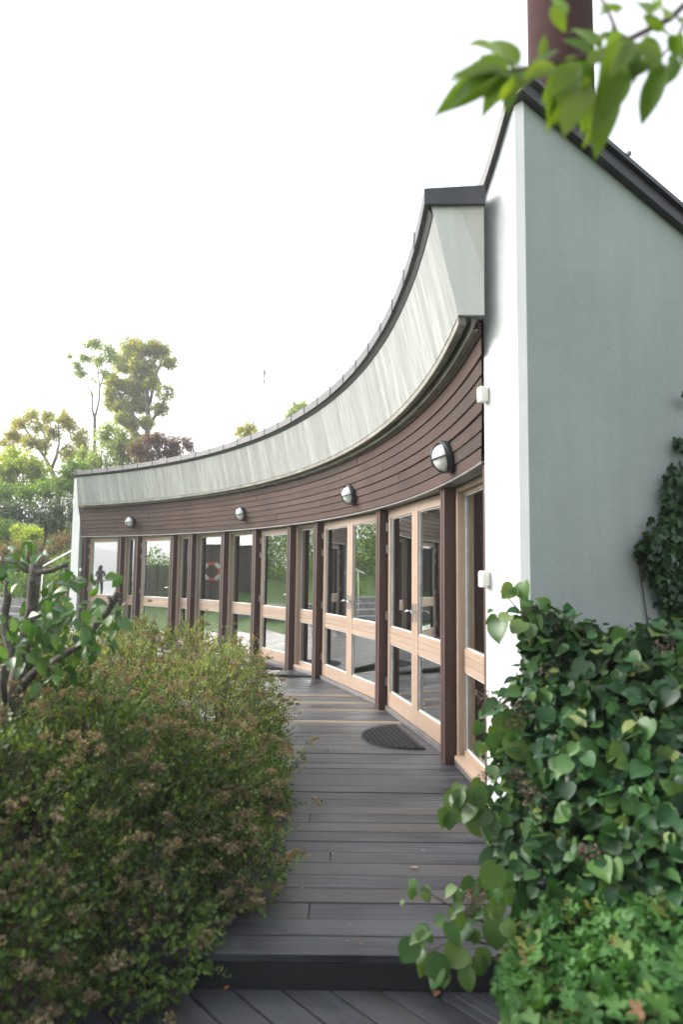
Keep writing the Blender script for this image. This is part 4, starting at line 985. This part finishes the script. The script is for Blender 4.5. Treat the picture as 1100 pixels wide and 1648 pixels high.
# ================================================================== BACKGROUND
def zz(x, y): return (x/3.056, 520+y/3.056)        # coordinates noted on a 3x detail of the photo's left edge
def tree(name, label, cat, blobs, Y, mat, nl, lsz, trunk=None, shell=.9, group=None, jit=None, kind='quad', ydep=1.0):
    B = []; jit = jit or .13
    for x, y, r_ in blobs:
        if not trunk: r_ = r_*1.2
        p = at(*zz(x, y), Y+random.uniform(-1, 1)*r_/3.056*Y/FPX*ydep); rr = r_/3.056*Y/FPX; B.append((vec(p), (rr, rr*ydep, rr*.85)))
    c = at(*zz(*(trunk[0][0][0] if trunk else blobs[0][:2])), Y); gz = float(gh(np.array(c.x), np.array(c.y)))
    t = plant(name, label, cat, (c.x, c.y, gz), group)
    P, Nn = blob_points(B, nl, shell, lambda p: p[:, 2] > gz, jit)
    # ragged clumps: thin out by a hash of the position so the sky shows through
    fq = .8/lsz; key = np.sin(P[:, 0]*fq)+np.sin(P[:, 1]*fq*.9+1)+np.sin(P[:, 2]*fq*1.15+2); keep = key > (-1.15 if nl > 20000 else -1.0)
    P, Nn = P[keep], Nn[keep]; n = len(P)
    under(leaves('crown' if trunk else 'foliage', kind, P, Nn*.4+unit(n)+np.array([0, 0, -.2]), Nn*.6+unit(n)*.7+np.array([0, 0, .5]), rng.uniform(.6, 1.3, n)*lsz, mat, smooth=False), t)
    mb = MB()
    if trunk:
        for pts, r0, r1 in trunk:
            w_ = [at(*zz(x, y), Y) for x, y in pts]; 
            if pts is trunk[0][0]: w_ = [Vector((w_[0].x, w_[0].y, gz-.1))]+w_
            mb.tube(w_, [r0+(r1-r0)*i/(len(w_)-1) for i in range(len(w_))], 8)
        mbu(mb, 'trunk', M_bark, t, smooth=True, merge=False)
    else:
        for c_, r_ in B:
            for k in range(4):
                e = Vector(c_)+Vector(unit(1)[0]*np.array(r_)*.8); mb.tube([Vector((c_[0], c_[1], gz-.1)), Vector(c_)*.5+e*.5, e], [.014, .01, .004], 5, caps=False)
        mbu(mb, 'stems', M_twig, t, merge=False)
    return t
tree('tall_tree', 'tall dense tree with olive and golden foliage standing high above the roof end', 'tree', [(650, 120, 60), (730, 115, 55), (790, 140, 48), (830, 190, 40), (700, 210, 80), (610, 200, 55), (570, 290, 55), (650, 320, 75), (560, 390, 50), (610, 420, 55), (690, 400, 50), (810, 345, 45), (790, 425, 40), (720, 490, 38), (640, 500, 45), (600, 470, 40), (740, 290, 50), (540, 350, 35), (680, 550, 40)], 42, L_t1, 30000, .18,
     [([(700, 760), (720, 600), (730, 480), (720, 300), (690, 180)], .30, .08), ([(735, 500), (800, 400), (820, 340)], .12, .04), ([(715, 520), (620, 420), (570, 320)], .14, .04), ([(735, 400), (770, 250), (800, 170)], .12, .04)])
tree('slender_tree', 'slender forked tree with bare trunk and sparse pale leaves beside the tall dense tree', 'tree', [(440, 110, 38), (530, 130, 42), (560, 170, 40), (420, 170, 38), (500, 190, 42), (400, 245, 34), (440, 285, 30), (380, 210, 28), (520, 240, 36), (340, 165, 18), (430, 350, 20), (470, 100, 34)], 36, L_t2, 4200, .14,
     [([(475, 720), (465, 600), (465, 470)], .13, .09), ([(465, 470), (452, 420), (455, 350), (420, 290), (385, 260)], .07, .02), ([(465, 470), (485, 390), (490, 320), (480, 220), (450, 130)], .07, .02), ([(490, 320), (520, 220), (550, 160)], .04, .015)], shell=1)
tree('spreading_tree', 'broad open tree with yellowing leaves at the left edge', 'tree', [(150, 455, 48), (95, 490, 46), (60, 550, 44), (200, 520, 46), (300, 455, 48), (335, 500, 42), (260, 540, 46), (385, 545, 44), (150, 590, 50), (20, 610, 52), (340, 640, 50), (410, 640, 44), (210, 600, 40), (110, 560, 40), (400, 590, 40), (230, 460, 36)], 33, L_t3, 13000, .13,
     [([(285, 830), (275, 770), (250, 720), (220, 660), (150, 560), (110, 500)], .17, .04), ([(250, 725), (275, 660), (290, 590), (285, 480)], .10, .03), ([(220, 660), (230, 580), (200, 500)], .06, .02), ([(275, 650), (340, 590), (390, 550)], .05, .02)], shell=1)
tree('light_shrub', 'fresh light green shrub below the tall tree', 'shrub', [(540, 520, 34), (600, 555, 40), (650, 590, 44), (420, 700, 40), (400, 640, 30), (520, 560, 45), (580, 600, 50), (520, 650, 60), (610, 660, 55), (660, 650, 45), (470, 680, 50), (700, 690, 50)], 30, L_t2, 6000, .15)
tree('purple_shrub', 'dark purple-leaved shrub rising behind the parapet', 'shrub', [(735, 575, 42), (800, 590, 48), (860, 600, 46), (915, 590, 34), (700, 610, 45), (940, 610, 24), (780, 560, 28), (660, 620, 36), (830, 640, 60), (740, 660, 60)], 26, L_pu, 8000, .09)
tree('yellow_shrub', 'large sunlit yellow-green shrub below the spreading tree', 'shrub', [(100, 690, 70), (30, 720, 70), (170, 730, 62), (60, 650, 44), (140, 790, 60), (30, 800, 60), (215, 770, 45)], 27, L_yg, 7000, .14)
tree('green_hedge', 'mid green hedge on the bank beyond the building', 'hedge', [(50, 850, 62), (140, 850, 62), (230, 830, 62), (310, 800, 62), (350, 760, 50), (-30, 840, 60), (370, 700, 46), (320, 740, 40), (390, 840, 60)], 24, L_gr, 8000, .11)
tree('dark_hedge', 'dark green hedge in front of the mid green one', 'hedge', [(40, 935, 55), (120, 935, 55), (200, 940, 60), (280, 930, 60), (345, 930, 50), (230, 1010, 50), (300, 1010, 40), (-30, 930, 60), (380, 930, 50)], 22, L_dk, 8000, .09)
tree('bright_shrub', 'small bright yellow-green shrub in front of the dark hedge', 'shrub', [(100, 1030, 42), (150, 1040, 42), (185, 1045, 30), (120, 1080, 40), (60, 1040, 30)], 20, L_yg, 3000, .08)
tree('grey_green_shrub', 'dull green shrub at the far left edge of the bank', 'shrub', [(20, 1010, 50), (-30, 1030, 60), (40, 1060, 40)], 20.5, L_gr, 2400, .09)
tree('brown_shrub', 'brownish autumn shrub low on the bank beside the handrail', 'shrub', [(40, 1120, 52), (130, 1125, 52), (210, 1110, 50), (280, 1090, 50), (330, 1060, 42), (-30, 1130, 60), (100, 1180, 50), (220, 1180, 50), (20, 1190, 50)], 18.5, L_br, 8000, .07)
tree('olive_shrub', 'low olive shrub under the handrail', 'shrub', [(300, 1180, 45), (340, 1140, 36), (60, 1240, 50), (150, 1240, 40), (340, 1230, 40), (200, 1250, 50), (280, 1270, 50), (340, 1300, 50), (120, 1300, 60), (20, 1300, 60)], 17.2, L_gr, 5500, .06)
tree('roof_tree', 'tree top just showing above the middle of the curved parapet', 'tree', [(1455, 420, 36), (1490, 410, 32), (1440, 450, 40), (1500, 450, 46), (1470, 500, 60)], 40, L_t2, 1600, .2, [([(1470, 700), (1470, 440)], .15, .04)])
tree('roof_tree', 'low pale tree top peeping over the parapet right of the purple shrub', 'tree', [(1180, 530, 30), (1230, 520, 38), (1270, 510, 36), (1210, 570, 46), (1290, 550, 50)], 40, L_t3, 1500, .2, [([(1230, 750), (1230, 540)], .15, .04)])
# flagpole
fp = at(422, 700, 45); top = at(422, 592, 45)
t = plant('flagpole', 'thin pale flagpole seen above the roof line', 'flagpole', (fp.x, fp.y, 0))
mb = MB(); mb.tube([Vector((fp.x, fp.y, -.2)), Vector((fp.x, fp.y, top.z))], [.05, .03], 8); mbu(mb, 'pole', M_whitep, t)
mb = MB(); vs = []
for i in range(7):
    zt = top.z-.1-i*.17; xo = .05*math.sin(i*1.3); vs += [(fp.x+.03, fp.y, zt), (fp.x+.12+xo, fp.y+.03*math.cos(i), zt-.06)]
mb.add(vs, [(2*i, 2*i+1, 2*i+3, 2*i+2) for i in range(6)]); o = mbu(mb, 'pennant', simple('blue_pennant', (.2, .2, .35), .8), t)
o.modifiers.new('solid', 'SOLIDIFY').thickness = .006

# terrace steps, handrail, draped chair left of the building
t = plant('stone_steps', 'grey stone garden steps climbing the bank left of the white end wall', 'steps', (-7.6, 15.2, GZ))
mb = MB()
for i in range(5): mb.box((-9.6, 15.3+i*.36, GZ-.3), (-6.75, 15.3+i*.36+1.2, GZ+.16*(i+1)), None, 0, 0)
mbu(mb, 'treads', M_stone, t, bevel=.01)
mb = MB(); mb.box((-10.2, 15.0, GZ-.2), (-9.65, 17.4, GZ+.55), None, 0, 0); mb.box((-14, 14.9, GZ-.2), (-10.22, 15.25, GZ+.42)); mbu(mb, 'side_wall', M_stone, t, bevel=.01)
h0 = at(62, 915, 15.0); h1 = at(122, 882, 16.6)
t = plant('handrail', 'white metal handrail slanting up beside the far white wall', 'handrail', (h0.x, h0.y, GZ))
mb = MB(); mb.tube([h0-Vector((.1, 0, .05)), h0, h1, h1+Vector((.1, .1, .02))], .02, 8); mbu(mb, 'rail', M_whitep, t, smooth=True)
for p in (h0.lerp(h1, .1), h0.lerp(h1, .9)):
    mb = MB(); mb.tube([Vector((p.x, p.y, GZ)), p], .016, 8); mbu(mb, 'post', M_whitep, t, smooth=True)
c = at(104, 968, 15.0)
t = plant('folding_chair', 'small folding chair with pink and black cloth back beside the far white wall', 'chair', (c.x, c.y, GZ))
mb = MB(); W2 = .13
for sx in (-1, 1):
    mb.tube([(c.x+sx*W2, c.y+.25, GZ), (c.x+sx*W2, c.y-.05, c.z-.25), (c.x+sx*W2, c.y-.2+.35, c.z+.18)], .013, 8); mb.tube([(c.x+sx*W2*.9, c.y-.25, GZ), (c.x+sx*W2*.9, c.y+.15, c.z-.2)], .013, 8)
mbu(mb, 'frame', M_whitep, t, smooth=True)
mb = MB(); k = 9
for i in range(k):
    x0 = c.x-W2+2*W2*i/k; x1 = c.x-W2+2*W2*(i+1)/k
    vs = []
    for q in range(6):
        f = q/5; y = c.y-.03+.17*f-.05*math.sin(f*PI); z = c.z-.22+.42*f; vs += [(x0, y, z), (x1, y, z)]
    mb.add(vs, [(2*q, 2*q+1, 2*q+3, 2*q+2) for q in range(5)], None, 0 if i < 3 else (1 if i % 3 else 0))
o = mbu(mb, 'back_sling', [M_pink, M_blk], t); o.modifiers.new('solid', 'SOLIDIFY').thickness = .006
mb = MB(); mb.box((c.x-W2, c.y-.25, c.z-.30), (c.x+W2, c.y+.15, c.z-.27)); mbu(mb, 'seat', M_blk, t, bevel=.01)

# the far side of the lawn, seen in the glass: shed with lifebuoy, board fence, hedge, person by the lake
sx0 = Vector((-17.5, 14.0, 0)); 
t = plant('wooden_shed', 'dark brown boarded boathouse across the lawn, reflected in the windows', 'shed', (-18, 15.5, GZ))
mb = MB()
for i in range(21): mb.box((-17.0, 14.85+i*.15, GZ), (-16.96+.015*(i % 2), 14.85+i*.15+.146, 2.5), None, 0, 2)
mb.box((-20, 14.85, GZ), (-17.01, 18.0, 2.5), None, 0, 2); mbu(mb, 'walls', M_shed, t)
mb = MB(); mb.add([(-16.7, 14.7, 2.45), (-16.7, 18.2, 2.45), (-18.5, 18.2, 2.95), (-18.5, 14.7, 2.95), (-20.3, 14.7, 2.45), (-20.3, 18.2, 2.45)], [(0, 1, 2, 3), (3, 2, 5, 4)]); o = mbu(mb, 'roof', M_cap, t); o.modifiers.new('solid', 'SOLIDIFY').thickness = .08
t = plant('lifebuoy', 'orange and white lifebuoy hanging on the boathouse wall', 'lifebuoy', (-16.93, 15.6, 1.35))
b = MB(); b.tube([Vector((-16.88, 15.6+.32*math.cos(2*PI*i/36), 1.35+.32*math.sin(2*PI*i/36))) for i in range(37)], .075, 12, caps=False); mbu(b, 'buoy_ring', M_orange, t, smooth=True)
for q in range(4):
    b = MB(); b.tube([Vector((-16.88, 15.6+.32*math.cos(q*PI/2+.4+.7*i/8), 1.35+.32*math.sin(q*PI/2+.4+.7*i/8))) for i in range(9)], .079, 12); mbu(b, 'ring_band', M_wbuoy, t, smooth=True)
t = plant('board_fence', 'tall vertical board fence across the lawn, reflected in the far door', 'fence', (-19, 10, GZ))
mb = MB()
for i in range(13): mb.box((-19.0, 12.95+i*.155, GZ), (-18.97+.012*(i % 2), 12.95+i*.155+.145, 1.62), None, 0, 2)
mbu(mb, 'boards', wood('green_grey_fence', (.13, .135, .09), (.24, .24, .17), .8, (1, 25, 1), .5), t)
def hedge_row(name, label, blobs, mat, n, sz, loc):
    t = plant(name, label, 'hedge', loc); P, Nn = blob_points(blobs, n, .5, lambda p: p[:, 2] > GZ, .05)
    under(leaves('foliage', 'quad', P, Nn*.4+unit(n), Nn+unit(n)*.6, rng.uniform(.6, 1.3, n)*sz, mat, smooth=False), t); return t
hedge_row('garden_hedge', 'high mixed green hedge left of the lawn, reflected in the near doors', [((-19.5+i*1.15, 19.3+i*.58+random.uniform(-.3, .3), 1.4), (1.4, 1.2, random.uniform(2., 3.6))) for i in range(7)], L_gr, 26000, .12, (-11, 22, GZ))
hedge_row('lakeside_hedge', 'round green trees behind the board fence', [((-25.5, 12.9+i*1.1, .7), (1.3, 1.0, random.uniform(1.1, 1.9))) for i in range(4)], L_gr, 6000, .16, (-24, 11, GZ))
hedge_row('added_shade_hedge', 'tall dark hedge added unseen behind the camera to shade the grey wall', [((-9+i*2.6, -7+random.uniform(-.6, .6), 1.8), (2.2, 1.6, random.uniform(2.6, 4.2))) for i in range(9)], L_dk, 16000, .22, (0, -7, GZ))  # out of view, added to cut the sky light on the grey wall

# person by the lake: one skinned body, seen only in the glass
pp = plant('person', 'long-haired person in black standing by the lake, reflected in the far door', 'person', (-29, 10.05, GZ))
gz = float(gh(np.array(-29.), np.array(10.05)))
J = {'pel': (0, 0, .95, .15), 'ch': (0, 0, 1.30, .16), 'nk': (0, 0, 1.47, .055), 'hd': (.02, 0, 1.60, .10), 'hd2': (.02, 0, 1.70, .075), 'ls': (0, .17, 1.40, .065), 'le': (.05, .24, 1.14, .048), 'lw': (.24, .08, 1.12, .036), 'lh': (.31, .03, 1.13, .04), 'rs': (0, -.17, 1.40, .065), 're': (.05, -.24, 1.14, .048), 'rw': (.24, -.08, 1.12, .036), 'rh': (.31, -.03, 1.13, .04), 'lk': (.02, .10, .50, .07), 'la': (0, .10, .08, .045), 'lt': (.16, .11, .04, .035), 'rk': (.02, -.10, .50, .07), 'ra': (0, -.10, .08, .045), 'rt': (.16, -.11, .04, .035), 'lp': (0, .09, .88, .10), 'rp': (0, -.09, .88, .10)}
E_ = [('pel', 'ch'), ('ch', 'nk'), ('nk', 'hd'), ('hd', 'hd2'), ('ch', 'ls'), ('ls', 'le'), ('le', 'lw'), ('lw', 'lh'), ('ch', 'rs'), ('rs', 're'), ('re', 'rw'), ('rw', 'rh'), ('pel', 'lp'), ('lp', 'lk'), ('lk', 'la'), ('la', 'lt'), ('pel', 'rp'), ('rp', 'rk'), ('rk', 'ra'), ('ra', 'rt')]
names = list(J); me = bpy.data.meshes.new('body'); me.from_pydata([(J[k][0]-29, J[k][1]+10.05, J[k][2]+gz) for k in names], [(names.index(a), names.index(b)) for a, b in E_], [])
o = link('body', me, M_cloth); sk = o.modifiers.new('skin', 'SKIN')
for i, k in enumerate(names): me.skin_vertices[0].data[i].radius = (J[k][3],)*2
me.skin_vertices[0].data[0].use_root = True
o.modifiers.new('sub', 'SUBSURF').levels = 2; o.modifiers['sub'].render_levels = 2; under(o, pp)
mb = MB(); mb.tube([Vector((-29.03, 10.05, gz+1.76)), Vector((-29.03, 10.05, gz+1.66)), Vector((-29.06, 10.05, gz+1.5)), Vector((-29.08, 10.05, gz+1.28))], [.06, .115, .12, .07], 12); mbu(mb, 'hair', M_hair, pp, smooth=True)

# ------------------------------------------------------------------ thin misty volume, added mostly to stand in for lens flare
hm, ht_, hb2, ho = newmat('flare_haze_air'); ht_.nodes.remove(hb2)
pv = N(ht_, 'ShaderNodeVolumePrincipled', Density=.0026, Anisotropy=.35); pv.inputs['Color'].default_value = (.97, .98, 1, 1)
ht_.links.new(pv.outputs[0], ho.inputs['Volume'])
mb = MB(); mb.box((-1650, -1650, -6), (1650, 1650, 75)); tag(mb.build('flare_haze', hm), kind='stuff')
